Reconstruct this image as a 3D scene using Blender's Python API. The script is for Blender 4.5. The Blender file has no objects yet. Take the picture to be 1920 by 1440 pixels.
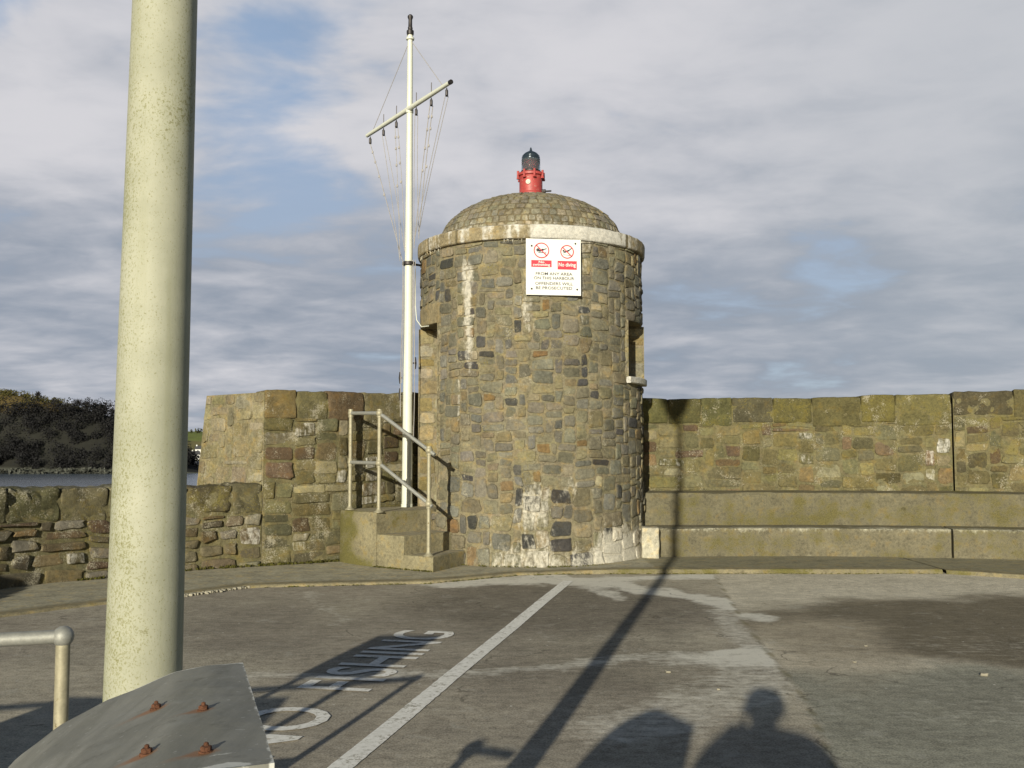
import bpy, bmesh, math, random
from mathutils import Vector, Matrix, noise as mnoise

S = bpy.context.scene
COL = S.collection
R = math.radians
SUN_AZ, SUN_EL = R(13.6), R(14.4)

# ------------------------------------------------------------------ camera
cam = bpy.data.cameras.new('camera'); co = bpy.data.objects.new('camera', cam); COL.objects.link(co)
co.location = (0, 0, 1.45); co.rotation_euler = (R(90) + math.atan(124/1870), 0, 0)
cam.sensor_width = 36; cam.lens = 36*1870/1920; cam.clip_start = 0.05; cam.clip_end = 6000
S.camera = co

# ------------------------------------------------------------------ node helpers
class NT:
    def __init__(s, tree): s.t = tree; s.l = tree.links
    def n(s, typ, props=None, **ins):
        nd = s.t.nodes.new(typ)
        for k, v in (props or {}).items(): setattr(nd, k, v)
        for k, v in ins.items():
            key = int(k[1:]) if k[0] == 'i' and k[1:].isdigit() else k.replace('_', ' ')
            s.set(nd.inputs[key], v)
        return nd
    def set(s, sock, v):
        if isinstance(v, bpy.types.NodeSocket): s.l.new(v, sock)
        elif isinstance(v, bpy.types.Node): s.l.new(v.outputs[0], sock)
        else:
            if sock.type == 'RGBA' and len(v) == 3: v = (*v, 1)
            sock.default_value = v
    def m(s, op, a, b=0.0, c=None, clamp=False):
        nd = s.n('ShaderNodeMath', {'operation': op, 'use_clamp': clamp}, i0=a, i1=b)
        if c is not None: s.set(nd.inputs[2], c)
        return nd.outputs[0]
    def mix(s, f, a, b, mode='MIX'):
        nd = s.n('ShaderNodeMix', {'data_type': 'RGBA', 'blend_type': mode, 'clamp_factor': True})
        s.set(nd.inputs[0], f); s.set(nd.inputs[6], a); s.set(nd.inputs[7], b)
        return nd.outputs[2]
    def noise(s, vec, scale, detail=5, rough=.55, dist=0):
        return s.n('ShaderNodeTexNoise', None, Vector=vec, Scale=scale, Detail=detail, Roughness=rough, Distortion=dist).outputs[0]
    def ramp(s, v, lo, hi, a=0.0, b=1.0):
        nd = s.n('ShaderNodeMapRange', {'interpolation_type': 'SMOOTHSTEP'})
        for i, q in enumerate((v, lo, hi, a, b)): s.set(nd.inputs[i], q)
        return nd.outputs[0]
    def attr(s, name, fac=True):
        nd = s.n('ShaderNodeAttribute', {'attribute_name': name})
        return nd.outputs['Fac'] if fac else nd.outputs['Color']
    def coord(s, which='Object'): return s.n('ShaderNodeTexCoord').outputs[which]
    def mapv(s, vec, scale): 
        nd = s.n('ShaderNodeMapping', None, Vector=vec); nd.inputs['Scale'].default_value = scale
        return nd.outputs[0]

def new_mat(name):
    m = bpy.data.materials.new(name); m.use_nodes = True
    nt = NT(m.node_tree); b = m.node_tree.nodes['Principled BSDF']
    return m, nt, b

# ------------------------------------------------------------------ world and sun
W = bpy.data.worlds.new('World'); S.world = W; W.use_nodes = True
w = NT(W.node_tree); bg = W.node_tree.nodes['Background']
sky = w.n('ShaderNodeTexSky', {'sky_type': 'NISHITA', 'sun_disc': False, 'sun_elevation': SUN_EL,
          'sun_rotation': R(180)+SUN_AZ, 'air_density': 1.0, 'dust_density': .6, 'ozone_density': 1.5})
d = w.coord('Generated')
sx = w.n('ShaderNodeSeparateXYZ', None, i0=d)
X, Y, Z = sx.outputs
zz = w.m('ADD', w.m('MAXIMUM', Z, 0.0), .16)
px = w.m('DIVIDE', X, zz); py = w.m('DIVIDE', Y, zz)
pv = w.n('ShaderNodeCombineXYZ', None, i0=px, i1=w.m('MULTIPLY', py, 1.15), i2=.37).outputs[0]
n_big = w.noise(pv, .62, 2, .5, .3)
n_mid = w.noise(pv, 1.7, 5, .5, .45)
n_fine = w.noise(pv, 4.5, 5, .55, .3)
streak = w.noise(w.mapv(d, (1.3, 1.3, 11)), 1.6, 5, .5, .4)
def lobe(x, y, z, tight):
    v = w.n('ShaderNodeVectorMath', {'operation': 'DOT_PRODUCT'}, i0=d, i1=Vector((x, y, z)).normalized())
    return w.m('POWER', w.m('MAXIMUM', v.outputs['Value'], 0.0), tight)
hole = w.m('ADD', w.m('MULTIPLY', lobe(-.215, .9, .36, 220), .105), w.m('MULTIPLY', lobe(-.50, .83, .43, 260), .22))
hole = w.m('ADD', hole, w.m('MULTIPLY', lobe(-.20, .9, .26, 400), .10))
dens = w.m('ADD', w.m('MULTIPLY', n_mid, .60), w.m('MULTIPLY', n_fine, .22))
dens = w.m('ADD', dens, w.m('MULTIPLY', n_big, .35))
dens = w.m('SUBTRACT', dens, hole)
high = w.ramp(Z, .44, .62)                      # the bank breaks up overhead and behind
back = w.ramp(Y, .70, .30)
dens = w.m('SUBTRACT', dens, w.m('MULTIPLY', w.m('MAXIMUM', high, back), .45))
cover = w.ramp(dens, .40, .535)
elev = w.ramp(Z, .07, .33)
low = w.ramp(Z, .05, .0)
def dev(v, k_): return w.m('MULTIPLY', w.m('SUBTRACT', v, .5), k_)
tone = w.m('ADD', w.m('MULTIPLY', elev, .40), .25)
for v_, k_ in ((n_mid, 1.35), (n_big, 1.2), (streak, .6), (n_fine, .85)): tone = w.m('ADD', tone, dev(v_, k_))
tone = w.m('ADD', tone, w.m('MULTIPLY', low, .36))
band = w.m('MULTIPLY', w.ramp(Z, .03, .11), w.ramp(Z, .25, .13))
tone = w.m('SUBTRACT', tone, w.m('MULTIPLY', band, .16))
tone = w.ramp(tone, -.15, .95)
cl = w.mix(tone, (.262, .305, .375), (.62, .615, .645))
cl = w.mix(w.m('MULTIPLY', w.ramp(X, .05, .45), .45), cl, (.37, .41, .45))
k = 20.0
clk = w.mix(1.0, cl, (k, k, k), 'MULTIPLY')
# thin high veil lightens the blue in front
veil = w.m('MULTIPLY', w.m('SUBTRACT', 1.0, w.m('MAXIMUM', high, back)), w.ramp(n_mid, .2, .8, .62, .80))
vc = w.mix(w.ramp(Z, .18, .42), (.44, .53, .69), (.36, .49, .70))
blue = w.mix(veil, sky.outputs[0], w.mix(1.0, vc, (k, k, k), 'MULTIPLY'))
skymix = w.mix(cover, blue, clk)
w.l.new(skymix, bg.inputs[0]); bg.inputs[1].default_value = .05

sun = bpy.data.lights.new('sun', 'SUN'); sun.energy = 5.0; sun.angle = R(.55); sun.color = (1, .94, .77)
so = bpy.data.objects.new('sun', sun); COL.objects.link(so)
sd = Vector((math.sin(SUN_AZ)*math.cos(SUN_EL), math.cos(SUN_AZ)*math.cos(SUN_EL), -math.sin(SUN_EL)))
so.rotation_euler = sd.to_track_quat('-Z', 'Y').to_euler(); so.location = (-20, -40, 30)
S.view_settings.view_transform = 'Standard'; S.view_settings.look = 'None'
S.view_settings.exposure = .1; S.view_settings.gamma = 1

# ------------------------------------------------------------------ mesh helpers
def nz(x, y, z=0.0): return mnoise.noise(Vector((x, y, z)))
def fbm(x, y, z=0.0, o=4): return mnoise.fractal(Vector((x, y, z)), 1.0, 2.0, o)
def sm(a, b, x):
    t = max(0.0, min(1.0, (x-a)/(b-a) if b != a else 0)); return t*t*(3-2*t)
def lerp(a, b, t): return tuple(p+(q-p)*t for p, q in zip(a, b))

class MB:
    def __init__(s): s.v = []; s.f = []; s.c = []; s.lime = []; s.moss = []
    def add(s, p, col=(.2, .2, .2), lime=0.0, moss=0.0):
        s.v.append(tuple(p)); s.c.append(col); s.lime.append(lime); s.moss.append(moss); return len(s.v)-1
    def grid(s, rows, closed_u=False, flip=False):
        for a, b in zip(rows, rows[1:]):
            n = len(a)
            for i in range(n if closed_u else n-1):
                j = (i+1) % n
                q = (a[i], a[j], b[j], b[i])
                s.f.append(q[::-1] if flip else q)
    def box(s, lo, hi, M=None, r=0.0, seg=1, nzamp=0.0, nzs=6.0, **kw):
        """box with rounded edges of radius r"""
        lo = Vector(lo); hi = Vector(hi); c = (lo+hi)/2; h = (hi-lo)/2
        n = max(2, seg)
        ids = {}
        def coordlist(hh):
            if r <= 0: return [-hh+2*hh*i/seg for i in range(seg+1)]
            inner = [-(hh-r)+2*(hh-r)*i/seg for i in range(seg+1)]
            return [-hh, -hh+r*.3] + inner + [hh-r*.3, hh]
        cl_ = [coordlist(h.x), coordlist(h.y), coordlist(h.z)]
        def vid(i, j, k_):
            key = (i, j, k_)
            if key not in ids:
                p = Vector((cl_[0][i], cl_[1][j], cl_[2][k_]))
                if r > 0:
                    q = Vector([max(-(h[a]-r), min(h[a]-r, p[a])) for a in range(3)])
                    dv = p-q
                    if dv.length > 1e-9: p = q+dv.normalized()*r
                p = p+c
                if nzamp: 
                    p = p+Vector((nz(p.x*nzs, p.y*nzs, p.z*nzs), nz(p.x*nzs+9, p.y*nzs, p.z*nzs), nz(p.x*nzs, p.y*nzs+9, p.z*nzs)))*nzamp
                if M is not None: p = M(p) if callable(M) else M @ p
                ids[key] = s.add(p, **kw)
            return ids[key]
        na, nb, nc = (len(q)-1 for q in cl_)
        for i in range(na):
            for j in range(nb):
                s.f.append((vid(i, j, 0), vid(i, j+1, 0), vid(i+1, j+1, 0), vid(i+1, j, 0)))
                s.f.append((vid(i, j, nc), vid(i+1, j, nc), vid(i+1, j+1, nc), vid(i, j+1, nc)))
        for i in range(na):
            for k_ in range(nc):
                s.f.append((vid(i, 0, k_), vid(i+1, 0, k_), vid(i+1, 0, k_+1), vid(i, 0, k_+1)))
                s.f.append((vid(i, nb, k_), vid(i, nb, k_+1), vid(i+1, nb, k_+1), vid(i+1, nb, k_)))
        for j in range(nb):
            for k_ in range(nc):
                s.f.append((vid(0, j, k_), vid(0, j, k_+1), vid(0, j+1, k_+1), vid(0, j+1, k_)))
                s.f.append((vid(na, j, k_), vid(na, j+1, k_), vid(na, j+1, k_+1), vid(na, j, k_+1)))
    def tube(s, path, rad, seg=12, cap=True, **kw):
        path = [Vector(p) for p in path]; n = len(path)
        rads = rad if isinstance(rad, (list, tuple)) else [rad]*n
        rows = []; up = None
        for i, p in enumerate(path):
            t = (path[min(i+1, n-1)]-path[max(i-1, 0)]).normalized()
            if up is None: up = Vector((0, 0, 1)) if abs(t.z) < .9 else Vector((1, 0, 0))
            a = t.cross(up).normalized(); b = a.cross(t); up = b
            rows.append([s.add(p+(a*math.cos(2*math.pi*k_/seg)+b*math.sin(2*math.pi*k_/seg))*rads[i], **kw) for k_ in range(seg)])
        s.grid(rows, True, flip=True)
        if cap:
            s.f.append(tuple(rows[0])); s.f.append(tuple(rows[-1][::-1]))
    def lathe(s, prof, c, seg=32, **kw):
        rows = []
        for r_, z in prof:
            rows.append([s.add((c[0]+r_*math.sin(2*math.pi*k_/seg), c[1]-r_*math.cos(2*math.pi*k_/seg), c[2]+z), **kw) for k_ in range(seg)])
        s.grid(rows, True)
        s.f.append(tuple(rows[0][::-1])); s.f.append(tuple(rows[-1]))
    def ball(s, c, r, seg=12, sz=1.0, **kw):
        s.lathe([(max(.0005, r*math.sin(math.pi*i/8)), -r*sz*math.cos(math.pi*i/8)) for i in range(9)], c, seg, **kw)
    def prism(s, poly, z0, z1, bev=0.0, **kw):
        """polygon (counter-clockwise) extruded in z, top edge bevelled, top fanned"""
        n = len(poly); c = Vector((sum(p[0] for p in poly)/n, sum(p[1] for p in poly)/n))
        def ring(z, inset):
            out = []
            for p in poly:
                v = Vector(p[:2])-c; L = v.length
                v = v*((L-inset)/L); out.append(s.add((c.x+v.x, c.y+v.y, z), **kw))
            return out
        rows = [ring(z0, 0), ring((z0+z1)/2, 0), ring(z1-bev, 0)]
        if bev: rows += [ring(z1-bev*.3, bev*.35), ring(z1, bev)]
        s.grid(rows, True)
        ci = s.add((c.x, c.y, z1), **kw); top = rows[-1]
        for i in range(n): s.f.append((top[i], top[(i+1) % n], ci))
        s.f.append(tuple(rows[0][::-1]))
    def build(s, name, mat, parent=None, smooth=True, angle=40):
        me = bpy.data.meshes.new(name); me.from_pydata(s.v, [], s.f); me.update()
        a = me.attributes.new('scol', 'FLOAT_COLOR', 'POINT')
        a.data.foreach_set('color', [q for c in s.c for q in (*c[:3], 1.0)])
        for nm, arr in (('lime', s.lime), ('moss', s.moss)):
            at = me.attributes.new(nm, 'FLOAT', 'POINT'); at.data.foreach_set('value', arr)
        me.materials.append(mat)
        if smooth:
            me.polygons.foreach_set('use_smooth', [True]*len(me.polygons))
            try: me.set_sharp_from_angle(angle=R(angle))
            except Exception: pass
        o = bpy.data.objects.new(name, me); COL.objects.link(o)
        if parent is not None:
            o.parent = parent; o.matrix_parent_inverse = Matrix.Translation(parent.location).inverted()
        return o

def tag(o, label=None, cat=None, group=None, kind=None):
    for k_, v in (('label', label), ('category', cat), ('group', group), ('kind', kind)):
        if v: o[k_] = v
    return o
def thing(name, label, cat, loc=(0, 0, 0), group=None):
    o = bpy.data.objects.new(name, None); COL.objects.link(o); o.location = loc; o.empty_display_size = .2
    return tag(o, label, cat, group)

# ------------------------------------------------------------------ materials
def masonry(name, lichen=.0, lime_col=(.62, .60, .54), moss_col=(.10, .105, .02), bump=.75, rough=.9):
    m, t, b = new_mat(name); c = t.coord()
    col = t.attr('scol', False); lime = t.attr('lime'); moss = t.attr('moss')
    n1 = t.noise(c, 4.5, 6, .6); n2 = t.noise(c, 26, 5, .65); n3 = t.noise(c, 95, 4, .7)
    v = t.m('ADD', t.m('MULTIPLY', t.m('SUBTRACT', n1, .5), 1.2), t.m('MULTIPLY', t.m('SUBTRACT', n2, .5), 1.5))
    v = t.m('ADD', v, t.m('MULTIPLY', t.m('SUBTRACT', n3, .5), 1.1))
    v = t.m('ADD', v, 1.0)
    vv = t.n('ShaderNodeCombineXYZ', None, i0=v, i1=v, i2=v).outputs[0]
    base = t.mix(1.0, col, vv, 'MULTIPLY')
    tint = t.noise(c, 9, 4, .6)
    base = t.mix(t.ramp(tint, .5, .72, 0, .5), base, t.mix(1.0, base, (1.25, 1.0, .55), 'MULTIPLY'))
    mf = t.m('ADD', moss, t.m('MULTIPLY', t.m('SUBTRACT', n1, .5), 1.1))
    mf = t.m('ADD', mf, t.m('MULTIPLY', t.m('SUBTRACT', n2, .5), .8))
    base = t.mix(t.ramp(mf, .35, .75, 0, .85), base, t.mix(t.ramp(n3, .42, .6), moss_col, tuple(q*1.7 for q in moss_col)))
    dk = t.noise(c, 13, 6, .7)
    base = t.mix(t.ramp(dk, .60, .72, 0, .55), base, t.mix(1.0, base, (.35, .33, .3), 'MULTIPLY'))
    if lichen:
        sp = t.noise(c, 58, 6, .72); zone = t.noise(c, 4.2, 4, .6)
        lf = t.m('ADD', sp, t.m('MULTIPLY', t.m('SUBTRACT', zone, .5), .85))
        base = t.mix(t.ramp(lf, .64-lichen, .78-lichen, 0, .75), base, (.36, .33, .25))
        sp2 = t.noise(c, 60, 3, .6); zone2 = t.noise(t.mapv(c, (1.3, 1.3, 1.3)), 1.9, 3, .6)
        lf2 = t.m('ADD', sp2, t.m('MULTIPLY', t.m('SUBTRACT', zone2, .5), .9))
        base = t.mix(t.ramp(lf2, .70, .78, 0, .6), base, (.20, .16, .03))
    ln = t.noise(t.mapv(c, (1, 1, .35)), 17, 6, .68)
    lf = t.m('ADD', lime, t.m('MULTIPLY', t.m('SUBTRACT', ln, .5), 1.5))
    lf = t.m('ADD', lf, t.m('MULTIPLY', t.m('SUBTRACT', n2, .5), .5))
    lcol = t.mix(t.ramp(n2, .35, .65), tuple(q*.72 for q in lime_col), lime_col)
    base = t.mix(t.m('MULTIPLY', t.ramp(lf, .32, .85, 0, .9), t.ramp(lime, .02, .15)), base, lcol)
    t.l.new(base, b.inputs['Base Color']); b.inputs['Roughness'].default_value = rough
    b.inputs['Specular IOR Level'].default_value = .25
    h = t.m('ADD', t.m('MULTIPLY', n2, .6), t.m('MULTIPLY', n3, .4))
    bp = t.n('ShaderNodeBump', None, Height=h, Strength=bump, Distance=.02)
    t.l.new(bp.outputs[0], b.inputs['Normal'])
    return m

def plain(name, col, rough=.5, metal=0.0, var=.18, scale=20, bump=.1, spec=.5, spots=None, spot_amt=.62, spot_scale=30):
    m, t, b = new_mat(name); c = t.coord()
    n1 = t.noise(c, scale, 5, .6); n2 = t.noise(c, scale*5, 4, .6)
    f = t.m('ADD', t.m('MULTIPLY', n1, .6), t.m('MULTIPLY', n2, .4))
    base = t.mix(t.ramp(f, .3, .7), tuple(q*(1-var) for q in col), tuple(min(1, q*(1+var)) for q in col))
    if spots:
        sp = t.noise(c, spot_scale, 5, .65); base = t.mix(t.ramp(sp, spot_amt, spot_amt+.05, 0, .85), base, spots)
    t.l.new(base, b.inputs['Base Color'])
    b.inputs['Roughness'].default_value = rough; b.inputs['Metallic'].default_value = metal
    b.inputs['Specular IOR Level'].default_value = spec
    if bump:
        bp = t.n('ShaderNodeBump', None, Height=f, Strength=bump, Distance=.01); t.l.new(bp.outputs[0], b.inputs['Normal'])
    return m

M_TOWER = masonry('tower_rubble', lichen=.02, lime_col=(.60, .565, .475))
M_WALL = masonry('harbour_wall_rubble', lichen=.045, moss_col=(.105, .09, .024))
M_WALL_L = masonry('lichened_rubble', lichen=.085, moss_col=(.105, .09, .024), bump=.8)
M_CONC = masonry('weathered_concrete', lichen=.0, bump=.3, moss_col=(.082, .075, .018), lime_col=(.40, .37, .27))
M_CORN = masonry('cornice_stone', lichen=.04, bump=.4, lime_col=(.66, .64, .58))

# ------------------------------------------------------------------ paths
class Path:
    """a polyline on the ground; u = metres along it; normal points to the left of travel * side"""
    def __init__(s, pts, smooth=True, side=1):
        P = [Vector((*p, 0)) for p in pts]
        if smooth and len(P) > 2:
            Q = []
            for i in range(len(P)-1):
                a, b_, c, e = P[max(i-1, 0)], P[i], P[i+1], P[min(i+2, len(P)-1)]
                for k_ in range(8):
                    t = k_/8
                    Q.append(.5*((2*b_)+(c-a)*t+(2*a-5*b_+4*c-e)*t*t+(3*b_-3*c+e-a)*t**3))
            Q.append(P[-1]); P = Q
        s.P = P; s.L = [0.0]; s.side = side
        for a, b_ in zip(P, P[1:]): s.L.append(s.L[-1]+(b_-a).length)
        s.N = []
        for i in range(len(P)):
            t = (P[min(i+1, len(P)-1)]-P[max(i-1, 0)]).normalized()
            s.N.append(Vector((-t.y, t.x, 0))*side)
        s.length = s.L[-1]
    def at(s, u):
        if u <= 0: i, f = 0, u/(s.L[1]-s.L[0])
        elif u >= s.length: i = len(s.P)-2; f = (u-s.L[i])/(s.L[i+1]-s.L[i])
        else:
            lo, hi = 0, len(s.L)-1
            while hi-lo > 1:
                md = (lo+hi)//2
                if s.L[md] <= u: lo = md
                else: hi = md
            i = lo; f = (u-s.L[i])/(s.L[i+1]-s.L[i])
        p = s.P[i].lerp(s.P[i+1], f) if 0 <= f <= 1 else s.P[i]+(s.P[i+1]-s.P[i])*f
        n = s.N[i].lerp(s.N[i+1], max(0, min(1, f))).normalized()
        return p, n
    def map(s, u, v, dd):
        p, n = s.at(u); return p+n*dd+Vector((0, 0, v))
    def u_of(s, x, y):
        best = (1e9, 0)
        for i in range(int(s.length/.02)+1):
            p, _ = s.at(i*.02); dd = (p.x-x)**2+(p.y-y)**2
            if dd < best[0]: best = (dd, i*.02)
        return best[1]

# ------------------------------------------------------------------ rubble
def pack(W_, H_, cu, cv, sizes, rng, forbid=None):
    nu, nv = int(round(W_/cu)), int(round(H_/cv)); cu = W_/nu; cv = H_/nv
    occ = [[bool(forbid and forbid((i+.5)*cu, (j+.5)*cv)) for i in range(nu)] for j in range(nv)]
    out = []
    for j in range(nv):
        for i in range(nu):
            if occ[j][i]: continue
            best = None
            for tr in range(5):
                ww, hh = sizes(j*cv, rng)
                ww = min(ww, nu-i); hh = min(hh, nv-j)
                while ww > 1 and any(occ[j][i+q] for q in range(ww)): ww -= 1
                if i+ww == nu-1 or (i+ww+1 < nu and not occ[j][i+ww] and occ[j][i+ww+1]): ww += 1
                if ww == 1 and hh > 2: hh = 2
                ok = hh
                for q in range(hh):
                    if any(occ[j+q][i+p] for p in range(ww)): ok = q; break
                if best is None or ww*ok > best[0]*best[1]: best = (ww, max(1, ok))
                if ww*ok >= 6: break
            ww, hh = best
            for q in range(hh):
                for p in range(ww): occ[j+q][i+p] = True
            out.append((i*cu, (i+ww)*cu, j*cv, (j+hh)*cv))
    return out

def warp(u, v, a=.022):
    return u+a*nz(u*5.5+3, v*5.5, 7)+a*.6*nz(u*1.6, v*1.6+9, 2), v+a*1.1*nz(u*4.2, v*6+5, 4)+a*1.3*nz(u*1.1, v*.6, 8)
def stone(mb, rect, P, col, rng, prot=.022, gap=.009, mortar=(.2, .16, .09), limef=None, mossf=None, n=16, sq=.36, jit=.18, uscale=1.0, wa=0.0):
    u0, u1, v0, v1 = rect; w_, h_ = (u1-u0), (v1-v0)
    gap *= rng.uniform(.6, 1.9); hw, hh = w_/2-gap, h_/2-gap
    if hw < .006 or hh < .006: return
    jm = min(hw, hh)*jit; uc0, vc0 = (u0+u1)/2, (v0+v1)/2; cn = []
    for sx_, sy_ in ((-1, -1), (1, -1), (1, 1), (-1, 1)):
        x, y = uc0+sx_*w_/2, vc0+sy_*h_/2
        if wa: x, y = warp(x, y, wa)
        cn.append((x-uc0-sx_*gap-sx_*max(0, rng.uniform(-.8, 1))*jm, y-vc0-sy_*gap-sy_*max(0, rng.uniform(-.8, 1))*jm))
    tu, tv = rng.uniform(-.08, .08), rng.uniform(-.09, .07)
    pr = prot*rng.uniform(.25, 1.25); ph = rng.uniform(0, 50); e = sq*rng.uniform(.75, 1.35)
    uc, vc = (u0+u1)/2, (v0+v1)/2
    per = []
    for k_ in range(n):
        a = 2*math.pi*(k_+.5)/n; ca, sa = math.cos(a), math.sin(a)
        s_ = math.copysign(abs(ca)**e, ca); t_ = math.copysign(abs(sa)**e, sa)
        f = 1+.15*nz(ca*2.6+ph, sa*2.6)
        s_ *= f; t_ *= f
        a1 = (1-s_)/2; a2 = (1+s_)/2; b1 = (1-t_)/2; b2 = (1+t_)/2
        x = cn[0][0]*a1*b1+cn[1][0]*a2*b1+cn[2][0]*a2*b2+cn[3][0]*a1*b2
        y = cn[0][1]*a1*b1+cn[1][1]*a2*b1+cn[2][1]*a2*b2+cn[3][1]*a1*b2
        per.append((x, y))
    rows = []
    ins = min(.016, min(hw, hh)*.3)
    for ri, dep in ((0, -.012), (.4, pr*.72), (1.1, pr*.95), (3.2, pr)):
        row = []
        for x, y in per:
            r_ = math.hypot(x, y); q = max(.25, 1-ri*ins/max(r_, .01)*1.0)
            xx, yy = x*q, y*q
            dd = dep+(xx*tu+yy*tv)*(1 if ri else 0)+((.006*nz((uc+xx)*14+ph, (vc+yy)*14)+.005*nz((uc+xx)*37+ph, (vc+yy)*37)) if ri else 0)
            u, v = uc+xx, vc+yy
            c = lerp(mortar, col, .4) if ri == 0 else (lerp(mortar, col, .75) if ri == .4 else col)
            row.append(mb.add(P(u*uscale, v, max(dd, -.012)), c, limef(u, v) if limef else 0, mossf(u, v) if mossf else 0))
        rows.append(row)
    mb.grid(rows, True)
    ci = mb.add(P(uc*uscale, vc, pr*1.05), col, limef(uc, vc) if limef else 0, mossf(uc, vc) if mossf else 0)
    L = rows[-1]
    for k_ in range(n): mb.f.append((L[k_], L[(k_+1) % n], ci))

def jcol(c, rng, a=.18):
    f = 1+rng.uniform(-a, a); return (c[0]*f*(1+rng.uniform(-.05, .05)), c[1]*f, c[2]*f*(1+rng.uniform(-.1, .1)))

def block(mb, P, u0, u1, z0, z1, d0, d1, col, rng, r=.03, nzamp=.012, limef=None, mossf=None):
    """a big coping block laid along a path: rounded, roughly dressed"""
    c = Vector(((u0+u1)/2, (z0+z1)/2, (d0+d1)/2)); h = Vector(((u1-u0)/2, (z1-z0)/2, (d1-d0)/2))
    nu, nv, nd = max(3, int((u1-u0)/.06)), max(4, int((z1-z0)/.06)), 4
    ids = {}; ph = rng.uniform(0, 90); tl = rng.uniform(-.02, .02)
    def cl(hh, n): 
        inn = [-(hh-r)+2*(hh-r)*i/n for i in range(n+1)]
        return [-hh, -hh+r*.35]+inn+[hh-r*.35, hh]
    A = (cl(h.x, nu), cl(h.y, nv), cl(h.z, nd))
    def vid(i, j, k_):
        if (i, j, k_) not in ids:
            p = Vector((A[0][i], A[1][j], A[2][k_]))
            q = Vector([max(-(h[a]-r), min(h[a]-r, p[a])) for a in range(3)]); dv = p-q
            if dv.length > 1e-9: p = q+dv.normalized()*r
            p.y += tl*p.x
            g = p+c
            s_ = nzamp*(fbm(g.x*5+ph, g.y*5, g.z*5)+.5*nz(g.x*17+ph, g.y*17, g.z*17))
            fr = 1 if p.z > 0 else 0
            g.z += s_*1.3*fr
            if p.y > 0: g.y += s_*.8
            ids[(i, j, k_)] = mb.add(P(g.x, g.y, g.z), col, limef(g.x, g.y) if limef else 0, mossf(g.x, g.y) if mossf else 0)
        return ids[(i, j, k_)]
    na, nb, nc = (len(q)-1 for q in A)
    for i in range(na):
        for j in range(nb):
            mb.f.append((vid(i, j, nc), vid(i+1, j, nc), vid(i+1, j+1, nc), vid(i, j+1, nc)))
            mb.f.append((vid(i, j, 0), vid(i, j+1, 0), vid(i+1, j+1, 0), vid(i+1, j, 0)))
        for k_ in range(nc):
            mb.f.append((vid(i, nb, k_), vid(i, nb, k_+1), vid(i+1, nb, k_+1), vid(i+1, nb, k_)))
            mb.f.append((vid(i, 0, k_), vid(i+1, 0, k_), vid(i+1, 0, k_+1), vid(i, 0, k_+1)))
    for j in range(nb):
        for k_ in range(nc):
            mb.f.append((vid(0, j, k_), vid(0, j, k_+1), vid(0, j+1, k_+1), vid(0, j+1, k_)))
            mb.f.append((vid(na, j, k_), vid(na, j+1, k_), vid(na, j+1, k_+1), vid(na, j, k_+1)))

def sweep(mb, path, prof, u0, u1, step=.12, amp=.004, col=(.2, .2, .2), limef=None, mossf=None, closed=True, ends=True):
    """prof = list of (d, z); swept along the path"""
    n = max(1, int((u1-u0)/step)); rows = []
    for i in range(n+1):
        u = u0+(u1-u0)*i/n; row = []
        for k_, (dd, z) in enumerate(prof):
            q = amp*fbm(u*3+k_*1.3, z*4, dd*3)
            zz_ = z(u) if callable(z) else z
            row.append(mb.add(path.map(u, zz_+q, dd+q), col, limef(u, zz_, k_) if limef else 0, mossf(u, zz_, k_) if mossf else 0))
        rows.append(row)
    mb.grid(rows, closed, flip=True)
    if ends and closed: mb.f.append(tuple(rows[0])); mb.f.append(tuple(rows[-1][::-1]))

def subdiv(prof, step=.06):
    out = []
    for a, b_ in zip(prof, prof[1:]):
        n = max(1, int(math.hypot(b_[0]-a[0], b_[1]-a[1])/step))
        out += [(a[0]+(b_[0]-a[0])*i/n, a[1]+(b_[1]-a[1])*i/n) for i in range(n)]
    return out+[prof[-1]]

# ================================================================== SETTING
# ---- quay surface: painted by masks over a grid of verts
def seg_d(x, y, a, b_):
    ax, ay = a; bx, by = b_; dx, dy = bx-ax, by-ay
    t = max(0, min(1, ((x-ax)*dx+(y-ay)*dy)/(dx*dx+dy*dy)))
    return math.hypot(x-ax-dx*t, y-ay-dy*t), t
def blob(x, y, cx, cy, rx, ry, rot=0, soft=.5):
    c, s_ = math.cos(rot), math.sin(rot); dx, dy = x-cx, y-cy
    q = math.hypot((dx*c+dy*s_)/rx, (-dx*s_+dy*c)/ry)
    return 1-sm(1-soft, 1+soft, q)

JOINT = [(1.25, 2.5), (1.475, 4.666), (1.715, 5.94), (1.977, 8.715), (2.321, 11.4), (2.36, 11.84)]
def joint_x(y):
    for (x0, y0), (x1, y1) in zip(JOINT, JOINT[1:]):
        if y <= y1: return x0+(x1-x0)*(y-y0)/(y1-y0)
    return JOINT[-1][0]

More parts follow.
